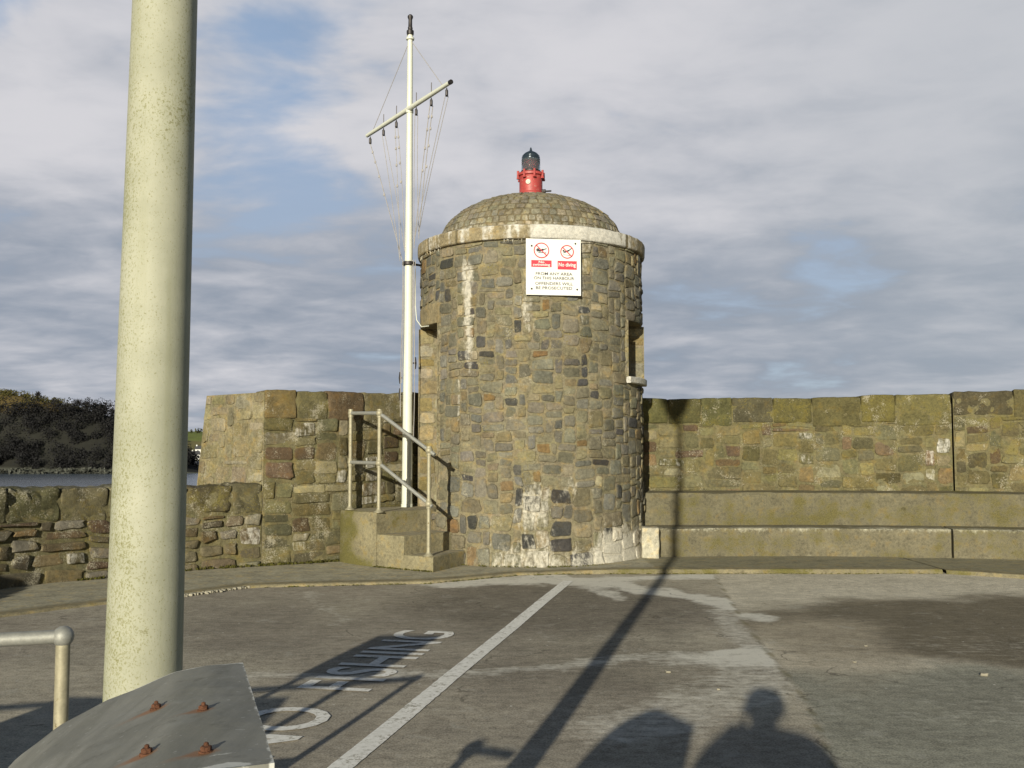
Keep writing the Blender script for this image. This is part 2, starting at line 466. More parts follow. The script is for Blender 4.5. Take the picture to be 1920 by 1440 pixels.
def ground_paint(x, y):
    wx = x+.26*fbm(x*.9, y*.9, 3)+.10*nz(x*5, y*5, 1)+.05*nz(x*13, y*13, 1); wy = y+.34*fbm(x*.9+7, y*.9, 5)+.14*nz(x*5+3, y*5, 2)+.07*nz(x*13, y*13, 6)
    left = x < joint_x(y)
    if left:
        c = (.235, .212, .170)
        c = lerp(c, (.30, .275, .215), .8*sm(-.15, .5, fbm(x*.55, y*.4, 9)))
        dark = blob(wx, wy, .45, 9.5, 1.45, 1.7, .1, .35)+blob(wx, wy, -2.4, 8.2, 1.2, 1.6, 0, .6)*.5+blob(wx, wy, .55, 6.8, 1.1, .75, .2, .5)*.7
        c = lerp(c, (.135, .12, .094), .9*min(1, dark))
    else:
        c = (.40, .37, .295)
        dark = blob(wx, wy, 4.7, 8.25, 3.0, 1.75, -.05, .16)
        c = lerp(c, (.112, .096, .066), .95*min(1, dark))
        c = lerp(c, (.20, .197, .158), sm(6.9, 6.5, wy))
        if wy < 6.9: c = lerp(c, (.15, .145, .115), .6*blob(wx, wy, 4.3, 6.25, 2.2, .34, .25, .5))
        c = lerp(c, (.30, .265, .20), .7*blob(wx, wy, 2.35, 7.6, .5, 1.2, -.2, .5))
    lime = 0.0
    if left:
        d1, _ = seg_d(wx, wy, (-1.6, 6.45), (2.0, 7.15)); lime += .6*(1-sm(.02, .30, d1))
        d2, _ = seg_d(wx, wy, (.75, 11.4), (2.15, 9.4)); lime += 1.15*(1-sm(.05, .36, d2))
        d3, _ = seg_d(wx, wy, (.55, 11.5), (1.0, 9.9)); lime += .8*(1-sm(.05, .32, d3))
        d4, _ = seg_d(wx, wy, (-2.1, 10.4), (-1.55, 8.4)); lime += .42*(1-sm(.03, .2, d4))
        d5, _ = seg_d(wx, wy, (.6, 5.3), (1.7, 6.7)); lime += .55*(1-sm(.1, .7, d5))
        d6, _ = seg_d(wx, wy, (-.7, 11.0), (2.3, 11.7)); lime += 1.0*(1-sm(.05, .5, d6))
        d7, _ = seg_d(wx, wy, (1.9, 9.2), (1.85, 7.2)); lime += .55*(1-sm(.05, .32, d7))
    else:
        lime += .9*blob(wx, wy, 2.15, 8.75, .16, .3, 0, .4)
        lime += .28*blob(wx, wy, 3.2, 5.7, 1.5, .5, .1, .6)
        lime += .30*blob(wx, wy, 4.1, 7.6, 1.5, .5, .1, .7)
    jd = abs(x-joint_x(y))
    moss = .9*(1-sm(.008, .03, jd))
    moss += .8*(1-sm(.0, .16, 11.84-y))*(1 if x > 1.2 else .0)
    moss += .5*sm(-3.0, -4.6, x)
    return (c[0]*1.49, c[1]*1.47, c[2]*1.47), lime, moss

mg, t, b = new_mat('quay_surface'); c = t.coord()
col = t.attr('scol', False); lime = t.attr('lime'); moss = t.attr('moss')
n1 = t.noise(c, 2.2, 6, .6); n2 = t.noise(c, 14, 6, .65); n3 = t.noise(c, 90, 4, .7); n4 = t.noise(t.mapv(c, (.6, 2.4, 1)), 7, 6, .65, .4)
v = t.m('ADD', 1.0, t.m('MULTIPLY', t.m('SUBTRACT', n1, .5), .7))
v = t.m('ADD', v, t.m('MULTIPLY', t.m('SUBTRACT', n2, .5), 1.0))
v = t.m('ADD', v, t.m('MULTIPLY', t.m('SUBTRACT', n4, .5), .7))
v = t.m('ADD', v, t.m('MULTIPLY', t.m('SUBTRACT', n3, .5), 2.3))
base = t.mix(1.0, col, t.n('ShaderNodeCombineXYZ', None, i0=v, i1=v, i2=v).outputs[0], 'MULTIPLY')
lf = t.m('ADD', lime, t.m('MULTIPLY', t.m('SUBTRACT', n2, .5), .9)); lf = t.m('ADD', lf, t.m('MULTIPLY', t.m('SUBTRACT', n4, .5), .9))
base = t.mix(t.m('MULTIPLY', t.ramp(lf, .22, 1.0, 0, .8), t.ramp(lime, .01, .25)), base, (.80, .77, .68))
mf = t.m('ADD', moss, t.m('MULTIPLY', t.m('SUBTRACT', n2, .5), .7))
base = t.mix(t.ramp(mf, .4, .9, 0, .55), base, (.19, .165, .085))
vo = t.n('ShaderNodeTexVoronoi', {'feature': 'F1'}, Vector=c, Scale=7.0)
sp = t.m('MULTIPLY', t.ramp(vo.outputs['Distance'], .075, .03), t.ramp(t.n('ShaderNodeSeparateColor', None, i0=vo.outputs['Color']).outputs[0], .80, .81))
base = t.mix(sp, base, (.72, .70, .62))
vo2 = t.n('ShaderNodeTexVoronoi', {'feature': 'F1'}, Vector=c, Scale=60.0)
crk = t.n('ShaderNodeTexVoronoi', {'feature': 'DISTANCE_TO_EDGE'}, Vector=t.n('ShaderNodeVectorMath', {'operation': 'ADD'}, i0=c, i1=t.n('ShaderNodeVectorMath', {'operation': 'SCALE'}, i0=t.n('ShaderNodeTexNoise', None, Vector=c, Scale=2.2, Detail=5).outputs[1], Scale=.7).outputs[0]).outputs[0], Scale=.42)
base = t.mix(t.m('MULTIPLY', t.ramp(crk.outputs['Distance'], .006, .001), t.ramp(n1, .48, .56, 0, .6)), base, (.09, .08, .06))
mott = t.noise(c, 5.5, 7, .72, .6)
base = t.mix(t.ramp(mott, .54, .68, 0, .38), base, t.mix(1.0, base, (.48, .46, .42), 'MULTIPLY'))
base = t.mix(t.ramp(mott, .44, .34, 0, .30), base, (.50, .48, .42))
grit = t.m('MULTIPLY', t.ramp(vo2.outputs['Distance'], .40, .2), t.ramp(t.n('ShaderNodeSeparateColor', None, i0=vo2.outputs['Color']).outputs[0], .72, .8))
base = t.mix(t.m('MULTIPLY', grit, .35), base, (.10, .09, .075))
t.l.new(base, b.inputs['Base Color']); b.inputs['Roughness'].default_value = .9; b.inputs['Specular IOR Level'].default_value = .2
h = t.m('ADD', t.m('MULTIPLY', n3, .5), t.m('MULTIPLY', n2, .8))
bp = t.n('ShaderNodeBump', None, Height=h, Strength=.5, Distance=.012); t.l.new(bp.outputs[0], b.inputs['Normal'])
M_QUAY = mg

mb = MB()
xs = [-7.2, -6.4, -5.6]+[-5+.06*i for i in range(int(12/.06)+1)]+[7.6, 8.4, 9.4, 10.5]
ys = [-14, -9, -5, -2, 0, 1.5, 2.5, 3.2]+[3.6+.055*i for i in range(int(9/.055)+1)]+[13.2, 14.2, 15.6]
rows = []
for y in ys:
    row = []
    for x in xs:
        cc, l_, m_ = ground_paint(x, y)
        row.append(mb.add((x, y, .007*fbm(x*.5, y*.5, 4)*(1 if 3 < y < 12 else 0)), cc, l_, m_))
    rows.append(row)
mb.grid(rows)
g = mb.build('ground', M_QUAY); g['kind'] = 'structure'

# ---- the pier head below: sea walls down to the water
mb = MB()
mb.prism([(-7.6, -14), (10.6, -14), (10.6, 13), (7, 15.6), (-1.5, 15.8), (-4.6, 13.6), (-7, 11), (-7.6, 7)], -8, -.03, col=(.14, .12, .08))
pb = mb.build('pier_body', M_WALL); pb['kind'] = 'structure'

# ---- raised slab round the walls
MOSS_EDGE = (.13, .115, .04)
mb = MB()
outer = [(-6.4, 4.2), (-5.05, 5.2), (-5.0, 7.2), (-4.55, 8.6), (-3.75, 9.55), (-3.262, 10.036), (-2.83, 10.6), (-2.601, 10.68), (-1.7, 10.86), (-.878, 10.99), (-.3, 11.42), (.056, 11.685), (.6, 11.80), (1.253, 11.835), (2.318, 11.835), (3.6, 11.84), (5.05, 11.83)]
inner = [(-7, 4.2), (-7, 6), (-7, 8), (-6.5, 10), (-5.7, 11.3), (-4.6, 12.4), (-3.4, 13.2), (-2.9, 13.6), (-2.5, 14.2), (-2.0, 14.8), (-1.0, 15.2), (-.2, 15.3), (.8, 15.3), (1.6, 15.3), (2.6, 15.3), (3.9, 15.3), (5.10, 15.3)]
def slab(mb, outer, inner, z, sub=6):
    O = []; I = []
    for k_ in range(len(outer)-1):
        L = (Vector(outer[k_+1])-Vector(outer[k_])).length; n = max(1, int(L/.05))
        for i in range(n):
            O.append(Vector(outer[k_]).lerp(Vector(outer[k_+1]), i/n)); I.append(Vector(inner[k_]).lerp(Vector(inner[k_+1]), i/n))
    O.append(Vector(outer[-1])); I.append(Vector(inner[-1]))
    rows = []
    for o, i_ in zip(O, I):
        q = .022*fbm(o.x*2.6, o.y*2.6, 1)+.012*nz(o.x*11, o.y*11)
        dirv = (i_-o).normalized(); row = []
        zz_ = z*(.55+.45*sm(.2, 1.5, o.x)) if o.x < 1.5 else z
        for (s_, hz, ms) in ((0, -.01, 1.0), (0, zz_*.6, 1.0), (.012, zz_*.92, .95), (.035, zz_, .75), (.12, zz_, .2)):
            p = o+dirv*(s_+q); row.append(mb.add((p.x, p.y, hz), (.23, .20, .125), 0, ms*(.20+.30*sm(-.5, 1.2, p.x)+.5*nz(p.x*1.7, 4))))
        L = (i_-o).length
        for s_ in [.25, .4, .6, .8, 1.0, 1.2, 1.5, 2.0]+[2.0+(L-2.0)*q_ for q_ in (.5, 1)]:
            p = o+dirv*(min(s_, L)+q*max(0, 1-s_)); cc = (.36, .335, .25) if p.x < 1.7 else (.25, .23, .155)
            row.append(mb.add((p.x, p.y, zz_+.003*nz(p.x*3, p.y*3)), cc, .25*sm(.3, 0, abs(p.x-.6))*0, .18+.5*sm(1.2, 2.0, p.x)*.25))
        rows.append(row)
    mb.grid(rows, flip=True)
slab(mb, outer, inner, .055)
o_ = mb.build('pavement', M_CONC); o_['kind'] = 'structure'
mb = MB()
slab(mb, [(5.085, 11.80), (5.765, 11.35), (6.4, 10.75), (7.2, 9.6), (7.6, 8)], [(5.13, 15.3), (6.5, 15), (8, 14.3), (9.6, 12.6), (9.9, 10)], .05)
o_ = mb.build('pavement', M_CONC); o_['kind'] = 'structure'

# ---- sea
mw, t, b = new_mat('sea_water'); c = t.coord()
wn = t.noise(t.mapv(c, (.10, .35, 1)), 1.0, 6, .62); wn2 = t.noise(t.mapv(c, (.02, .06, 1)), 1.0, 4, .5)
b.inputs['Base Color'].default_value = (.085, .11, .14, 1); b.inputs['Roughness'].default_value = .22
bp = t.n('ShaderNodeBump', None, Height=t.m('ADD', wn, t.m('MULTIPLY', wn2, 2)), Strength=.6, Distance=.5); t.l.new(bp.outputs[0], b.inputs['Normal'])
mb = MB()
rows = [[mb.add((x, y, -5.6)) for x in (-3000, -600, -200, 0, 200, 600, 3000)] for y in (-200, 0, 100, 200, 400, 900, 3000)]
mb.grid(rows); o_ = mb.build('water', mw, smooth=False); o_['kind'] = 'structure'

# ---- headland with woods, beyond it the far hillside
def px(x, Yd): return (x-960)/1870*Yd
RIDGE = [(-420, 6), (-300, 14), (-230, 20), (-172, 20.3), (-156, 17), (-146, 14.8), (-137, 12.6), (-126, 8.5), (-115, 1.2), (-108, -4.5), (-104, -6.5)]
def ridge(x):
    for (a, za), (c_, zc) in zip(RIDGE, RIDGE[1:]):
        if x <= c_: return za+(zc-za)*sm(0, 1, max(0, (x-a)/(c_-a)))*.5+(zc-za)*max(0, (x-a)/(c_-a))*.5
    return -7
def hill_z(x, y):
    r_ = ridge(x*340/y if y > 200 else x); f = sm(302, 342, y)
    back = 1-.6*sm(350, 430, y)
    return -5.9+(r_+5.9)*f*back + (.5 if y > 304 else 0)
mh, t, b = new_mat('hill_turf'); c = t.coord()
n1 = t.noise(c, .09, 6, .65); n2 = t.noise(c, .6, 5, .6)
col = t.attr('scol', False)
v = t.m('ADD', .55, t.m('MULTIPLY', t.m('ADD', n1, n2), .45))
t.l.new(t.mix(1.0, col, t.n('ShaderNodeCombineXYZ', None, i0=v, i1=v, i2=v).outputs[0], 'MULTIPLY'), b.inputs['Base Color']); b.inputs['Roughness'].default_value = .95; b.inputs['Specular IOR Level'].default_value = .1
mb = MB(); rows = []
for j in range(46):
    y = 299+j*3.2; row = []
    for i in range(90):
        x = (-430+330*i/89)*y/340; z = hill_z(x, y)
        cc = (.03, .03, .025)
        if z > 12.5: cc = lerp(cc, (.12, .09, .035), sm(14.0, 16, z+2*nz(x*.1, y*.1)))
        if y < 306: cc = (.11, .115, .09)
        row.append(mb.add((x, y, z+.7*nz(x*.12, y*.12)), cc))
    rows.append(row)
mb.grid(rows); o_ = mb.build('headland', mh); o_['kind'] = 'structure'

M_TWIG = plain('winter_twigs', (.024, .024, .025), .95, var=.3, scale=.35, bump=0, spec=.05)  # very dark colour stands in for cloud shade over the wooded headland
M_SCRUB = plain('golden_scrub', (.085, .078, .028), .95, var=.45, scale=.5, bump=0, spec=.05)
M_EVER = plain('evergreen_leaf', (.014, .022, .015), .9, var=.4, scale=.8, bump=0, spec=.1)
rng = random.Random(5)
def crown(mb, c, rx, rz, n, sz, rng, gaps=.35):
    for _ in range(n):
        for _t in range(8):
            p = Vector((rng.uniform(-1, 1), rng.uniform(-1, 1), rng.uniform(-.8, 1)))
            if .25 < p.length < 1 and nz(p.x*1.9+c[0], p.y*1.9+c[1], p.z*1.9) > -gaps: break
        q = Vector((c[0]+p.x*rx, c[1]+p.y*rx, c[2]+p.z*rz)); s_ = sz*rng.uniform(.5, 1.4)
        a = Vector((rng.gauss(0, 1), rng.gauss(0, 1), rng.gauss(0, .8))).normalized(); b_ = a.cross(Vector((rng.gauss(0, 1), rng.gauss(0, 1), rng.gauss(0, 1)))).normalized()
        i0 = [mb.add(q+a*s_*x_+b_*s_*y_*.6) for x_, y_ in ((-1, -.3), (.2, -1), (1, .2), (-.1, 1))]
        mb.f.append(tuple(i0))
mb = MB(); mbs = MB()
for k_ in range(620):
    y = rng.uniform(304, 352); x = rng.uniform(-215, -104)*y/340
    z = hill_z(x, y)
    if z < -4.6: continue
    gold = z > 14.8+2.2*nz(x*.1, y*.1, 3)
    if gold:
        rr = rng.uniform(.8, 1.8); crown(mbs, (x, y, z+rr*.5), rr*1.4, rr*.8, 75, .26, rng)
    else:
        rr = rng.uniform(1.3, 2.9); crown(mb, (x, y, z+rr*1.0), rr, rr*1.15, 190, .27, rng)
        mb.tube([(x, y, z-.3), (x, y, z+rr)], [.14, .07], 4, cap=False)
tag(mb.build('woodland', M_TWIG, smooth=False), 'dark bare winter woods covering the headland across the water', 'woodland', kind='stuff')
tag(mbs.build('scrub', M_SCRUB, smooth=False), 'golden brown scrub on the top of the headland', 'scrub', kind='stuff')

def far_tree(x_img, y_top, h, rx, ever, label):
    y = 341; x = px(x_img, y); zt = 1.45+(844-y_top)/1870*y
    th = thing('evergreen_tree' if ever else 'bare_tree', label, 'tree', (x, y, zt-h), 'trees along the skyline of the headland')
    mb = MB(); mb.tube([(x, y, zt-h-1), (x+.1, y, zt-h*.5), (x, y, zt-h*.12)], [.3, .2, .06], 6)
    for q in range(7):
        a = rng.uniform(0, 6.28); z0 = zt-h*rng.uniform(.3, .65); mb.tube([(x, y, z0), (x+math.cos(a)*rx*.8, y+math.sin(a)*rx*.8, z0+h*.25)], [.1, .03], 4)
    mb.build('trunk', M_TWIG, th)
    mb = MB()
    if ever: crown(mb, (x, y, zt-rx*.75), rx*1.1, rx*.8, 420, .34, rng, .15)
    else:
        for q in range(260):
            a = rng.uniform(0, 6.28); e = rng.uniform(-.5, 1.45); r0 = rx*rng.uniform(.2, .6); r1 = rx*rng.uniform(.6, 1.05)
            dv = Vector((math.cos(a)*math.cos(e), math.sin(a)*math.cos(e), math.sin(e)*1.15)); c0 = Vector((x, y, zt-rx*1.15))
            p1 = c0+dv*r0; p2 = c0+dv*r1+Vector((rng.uniform(-.3, .3), 0, rng.uniform(-.2, .2)))
            w_ = Vector((rng.uniform(.03, .07), 0, rng.uniform(-.04, .04)))
            mb.f.append((mb.add(p1-w_), mb.add(p1+w_), mb.add(p2+w_*.4), mb.add(p2-w_*.4)))
    mb.build('crown', M_EVER if ever else M_TWIG, th, smooth=False)
far_tree(184, 758, 4.6, 2.0, True, 'dark flat topped evergreen standing on the headland skyline')
far_tree(147, 746, 5.2, 2.6, False, 'larger pale bare tree on the skyline left of the evergreen')
far_tree(163, 750, 4.6, 2.0, False, 'small bare tree on the skyline just beside the evergreen')
far_tree(70, 733, 3.0, 1.3, False, 'little bare tree on the golden slope of the headland')

# low sea wall and bank at the foot of the wood
mb = MB()
M_BANK = plain('shore_stone', (.085, .088, .075), .95, var=.45, scale=.6, bump=0, spec=.1)
for k_ in range(260):
    x = rng.uniform(-165, -107); y = 300+rng.uniform(-1.5, 1.0); s_ = rng.uniform(.25, 1.0)
    crown(mb, (x, y, -5.5+rng.uniform(0, 1.2)), s_*1.3, s_*.5, 14, s_*.7, rng)
tag(mb.build('shore_rocks', M_BANK, smooth=False), 'grey rocks and weed along the foot of the headland', 'rocks', kind='stuff')

# far hillside
mb = MB(); rows = []
for j in range(30):
    y = 640+j*14; row = []
    for i in range(60):
        x = -420+i*9; z = -6+26*sm(640, 930, y)+2.2*nz(x*.012, y*.012)+.02*(x+250)*sm(700, 930, y)*.3
        f1 = nz(x*.03+4, y*.02); cc = (.17, .20, .055) if f1 > -.15 else (.13, .15, .05)
        if y < 800: cc = lerp(cc, (.19, .15, .075), .75)
        if 900 < y < 930: cc = (.20, .22, .06)
        row.append(mb.add((x, y, z), cc))
    rows.append(row)
mb.grid(rows); o_ = mb.build('hill', mh); o_['kind'] = 'structure'
def far_z(x, y): return -6+26*sm(640, 930, y)+2.2*nz(x*.012, y*.012)+.02*(x+250)*sm(700, 930, y)*.3
mb = MB()
M_HEDGE = plain('hedge_leaf', (.06, .062, .03), .95, var=.4, scale=.3, bump=0, spec=.05)
for k_ in range(75):
    x = rng.uniform(-345, -225); y = rng.choice([rng.uniform(650, 800), rng.uniform(650, 800), 870, 935]); s_ = rng.uniform(1.2, 3.2)
    if y > 900: s_ *= .6
    crown(mb, (x, y+rng.uniform(-3, 3), far_z(x, y)+s_*.6), s_, s_*.9, 40, s_*.35, rng)
tag(mb.build('hedges', M_HEDGE, smooth=False), 'hedges and bushes dotted over the far hillside', 'hedge', kind='stuff')
M_WHITE_HOUSE = plain('white_render', (.75, .74, .70), .8, var=.06, bump=0)
M_ROOF = plain('slate_roof', (.07, .07, .075), .8, bump=0)
M_DARKPANE = plain('dark_glass', (.02, .022, .026), .2, bump=0)
def house(ximg, yimg, Yd, wdt, hgt, label, rot):
    x = px(ximg, Yd); z = 1.45+(844-yimg)/1870*Yd-hgt*.6
    th = thing('cottage', label, 'house', (x, Yd, z), 'white cottages on the far hillside')
    Mx = Matrix.Translation((x, Yd, z)) @ Matrix.Rotation(rot, 4, 'Z')
    mb = MB(); mb.box((-wdt/2, -2.6, -3), (wdt/2, 2.6, hgt), Mx)
    for sx_ in (-1, 1):
        i_ = [mb.add(Mx @ Vector(p)) for p in ((sx_*wdt/2, -2.6, hgt), (sx_*wdt/2, 2.6, hgt), (sx_*wdt/2, 0, hgt+2))]; mb.f.append(tuple(i_))
    mb.build('wall', M_WHITE_HOUSE, th, smooth=False)
    mb = MB()
    for sy_ in (-1, 1):
        a = [Mx @ Vector(p) for p in ((-wdt/2-.3, sy_*2.9, hgt-.1), (wdt/2+.3, sy_*2.9, hgt-.1), (wdt/2+.3, 0, hgt+2.15), (-wdt/2-.3, 0, hgt+2.15))]
        i_ = [mb.add(p) for p in a]+[mb.add(p+Vector((0, 0, .2))) for p in a]
        mb.f += [tuple(i_[:4]), tuple(i_[4:][::-1])]+[(i_[q], i_[(q+1) % 4], i_[4+(q+1) % 4], i_[4+q]) for q in range(4)]
    rf = mb.build('roof', M_ROOF, th, smooth=False)
    mb = MB(); mb.box((-wdt/2+.2, -.4, hgt+1.4), (-wdt/2+1.0, .4, hgt+3.0), Mx); mb.build('chimney', M_WHITE_HOUSE, rf, smooth=False)
    for q in (-1, 1):
        mb = MB(); mb.box((q*wdt*.25-.5, -2.66, hgt*.45), (q*wdt*.25+.5, -2.58, hgt*.8), Mx); mb.build('window', M_DARKPANE, th, smooth=False)
house(379, 846, 690, 7.5, 3.6, 'white cottage highest on the far hillside beside the tall wall', .1)
house(368, 857, 670, 5, 4.6, 'narrow white cottage at the edge of the dark headland', .5)
house(380, 876, 655, 6, 3.2, 'low white cottage by the far shore', -.2)

# ================================================================== HARBOUR WALLS
PAL_WALL = [(0.142, 0.124, 0.056), (0.128, 0.112, 0.053), (0.12, 0.11, 0.061), (0.152, 0.135, 0.074), (0.137, 0.1, 0.05), (0.105, 0.075, 0.046), (0.17, 0.154, 0.09), (0.097, 0.087, 0.047), (0.147, 0.122, 0.056), (0.129, 0.115, 0.057), (0.115, 0.1, 0.048)]
MORT_WALL = (.145, .128, .066)
def wall_sizes(v, r_):
    if r_.random() < .25: return r_.choice([3, 4, 5]), r_.choice([3, 4])
    return r_.choice([2, 3, 3, 4, 4, 5, 6, 7]), r_.choice([1, 2, 2, 2, 3, 3])
def moss_wall(amount):
    return lambda u, v: amount+.28*sm(1.6, 2.0, v)+.22*fbm(u*.8, v*.8, amount*7)
def rubble_wall(th, path, u0, u1, z0, z1, thick, seed, pal=PAL_WALL, cop=None, moss=.12, prot=.014, copz=.34, copcols=None, mort=MORT_WALL, sizes=wall_sizes, gap=.004, shapeP=None, copr=.026, copthick=None, lime=None, copL=(.38, .78), mat=None, rough=.014, jit=.25, wa=.024, pale=.06):
    """wall body + stones as one mesh 'face', coping blocks as another"""
    rng = random.Random(seed); mb = MB(); P = shapeP or path.map
    zc = z1(u0)-copz
    mf = moss_wall(moss)
    # mortar core with a fine front
    n = max(2, int((u1-u0)/.07)); m_ = int((zc-z0)/.07)+1
    rows = [[mb.add(P(u0+(u1-u0)*i/n, z0+(zc-z0)*j/m_, .006*fbm(i*.5, j*.5, seed)), jcol(mort, rng, .08), lime(u0+(u1-u0)*i/n, z0+(zc-z0)*j/m_) if lime else 0, mf(u0+(u1-u0)*i/n, z0+(zc-z0)*j/m_)) for i in range(n+1)] for j in range(m_+1)]
    mb.grid(rows, flip=(path.side < 0))
    rows = [[mb.add(P(u0+(u1-u0)*i/n, zz_+.01*nz(i*.9, zz_*9), dd+.006*nz(i*.5, zz_*7)), mort, 0, mf(u0+(u1-u0)*i/n, zz_)) for i in range(n+1)] for dd, zz_ in ((0, zc), (.006, zc+copz*.35), (.004, zc+copz*.7), (-.03, zc+copz*.86), (-thick+.05, zc+copz*.86), (-thick, zc), (-thick, z0-6))]
    mb.grid(rows, flip=(path.side < 0))
    for a in (u0, u1):
        q = [mb.add(P(a, zz_, dd), mort) for dd, zz_ in ((0, z0), (0, zc), (-thick, zc), (-thick, z0))]; mb.f.append(tuple(q))
    PP = (lambda u, v, dd: P(u0+u, z0+v, dd)) if path.side > 0 else (lambda u, v, dd: P(u1-u, z0+v, dd))
    for rc in pack(u1-u0, zc-z0, .075, .06, sizes, rng):
        col = jcol(rng.choice(pal), rng, .36); pl_ = rng.uniform(.22, .55) if rng.random() < pale else 0
        stone(mb, rc, PP, col, rng, prot, gap, mort, (lambda u, v: pl_), (lambda u, v: mf(u+u0, v+z0)), n=14, sq=.32, jit=jit, wa=wa)
    f = mb.build('wall_face', mat or M_WALL, th)
    mb = MB(); u = u0
    while u < u1-.05:
        L = rng.uniform(*copL)
        if u+L > u1-.3: L = u1-u
        hh = copz*rng.uniform(.8, 1.12)
        cc = jcol(rng.choice(copcols or [(.10, .09, .035), (.085, .078, .032), (.12, .105, .045), (.075, .066, .036)]), rng, .2)
        mm = rng.uniform(.15, .55)
        block(mb, P, u+.003, u+L-.003, zc+rng.uniform(-.045, .03), z1(u+L/2)+rng.uniform(-.015, .012), -(copthick or thick), rng.uniform(.006, .026), cc, rng, copr, rough, None, lambda a, v: mm*.9)
        u += L
    mb.build('coping', mat or M_WALL, th)
    return f

# right-hand wall and the benches under it (front line of the lower tier)
BF = [(1.2, 13.15), (2.03, 13.21), (3.8, 13.28), (5.65, 13.08), (6.556, 12.87), (7.8, 12.3), (9.2, 11.2)]
bpth = Path(BF, True, -1)                      # normal towards the camera
uJ = bpth.u_of(5.72, 13.06)
def ztop(u): return 2.185+.10*sm(0, 6.5, u-1)
th = thing('harbour_wall', 'tall mossy rubble wall right of the tower above the main length of bench', 'wall', (3.5, 14.2, 0), 'rubble harbour walls')
WR = Path([(p[0]*1.0, p[1]+1.0) for p in BF[:5]]+[(8.3, 13.1), (9.9, 11.9)], True, -1)
uW = WR.u_of(6.18, 14.02)
rubble_wall(th, WR, -.4, uW-.012, 0.0, ztop, 1.1, 11, moss=.16, copz=.36)
th2 = thing('harbour_wall', 'end section of rubble wall beyond the vertical joint at the right', 'wall', (7.6, 13.6, 0), 'rubble harbour walls')
rubble_wall(th2, WR, uW+.012, WR.length-.3, 0.0, lambda u: ztop(u)+.02, 1.1, 12, moss=.2, copz=.36)

def bench(name, label, u0, u1, loc):
    th = thing(name, label, 'bench', loc, 'tiered concrete benches along the wall')
    z1, z2 = .42, .868; r_ = .022
    lo = subdiv([(0, .02), (.004, z1-r_), (-.006, z1-.006), (-r_, z1), (-.5, z1+.012), (-.5, .02)])
    def ms(u, z, k_): return .30+.38*fbm(u*.9, z*2.5, 2)+.22*nz(u*6.5, z*1.2, 5)+.12*sm(.12, .04, z)
    def lm(u, z, k_): return (.80*sm(z1-.05, z1-.008, z)*(.7+.4*nz(u*1.7, 3))+.28*sm(.2, .06, z)*(.5+nz(u*2.3, 7))+.2*max(0, nz(u*9, 2))*sm(.1, .4, z)) if z < z1+.005 else 0
    mb = MB(); sweep(mb, bpth, lo, u0, u1, .05, .008, (.160, .143, .094), lm, ms); mb.build('lower_tier', M_BENCH, th)
    hi = subdiv([(-.455, .40), (-.451, z2-r_), (-.461, z2-.006), (-.455-r_, z2), (-.98, z2+.012), (-.98, .40)])
    mb = MB(); sweep(mb, bpth, hi, u0+.0, u1+.05, .05, .008, (.148, .133, .085), lambda u, z, k_: .35*sm(z2-.05, z2, z)*(.5+.5*nz(u*2, 1)) if z < z2+.004 else 0,
                     lambda u, z, k_: .40+.38*fbm(u*.9, z*2.5, 8)+.22*nz(u*6.5, z*1.2, 9)); mb.build('upper_tier', M_BENCH, th)
M_BENCH = masonry('mossy_bench_concrete', lichen=0, bump=.25, moss_col=(.082, .072, .024), lime_col=(.44, .42, .32))
uS = bpth.u_of(2.02, 13.21)
bench('concrete_bench', 'long mossy two tier concrete bench between the tower and the joint', uS-.25, uJ-.014, (3.8, 13.3, .055))
bench('concrete_bench', 'mossy two tier concrete bench at the far right beyond the joint', uJ+.016, bpth.length-.3, (7.2, 12.6, .055))
# pale stub between tower and bench
mb = MB()
mb.box((-.115, -.10, 0), (.115, .16, .40), Matrix.Translation((1.80, 13.08, .05)) @ Matrix.Rotation(-.12, 4, 'Z'), r=.025, seg=5, nzamp=.012, nzs=7, col=(.44, .41, .32), lime=.35, moss=.05)
tag(mb.build('stone_block', M_CONC), 'small pale stone block between the tower foot and the bench', 'block')

# tall wall left of the tower
CORNER = (-3.082, 12.40)
WLpts = [CORNER, (-2.7, 12.60), (-2.3, 12.86), (-1.95, 13.2), (-1.55, 13.66), (-1.1, 14.1), (-.5, 14.45), (.4, 14.6)]
WL = Path(WLpts, True, -1)
th = thing('harbour_wall', 'tall rubble wall with squared end standing behind the steps and flagpole', 'wall', (-2.6, 12.8, 0), 'rubble harbour walls')
PAL_L = PAL_WALL+[(.21, .18, .11), (.24, .21, .14), (.19, .15, .08)]
rubble_wall(th, WL, 0, WL.length, 0.0, lambda u: 2.195+.05*sm(0, 3, u), .55, 21, pal=PAL_L, moss=.06, copz=.33, mat=M_WALL_L, rough=.02, prot=.02, pale=.14, copcols=[(.13, .10, .045), (.10, .07, .04), (.16, .135, .07)])
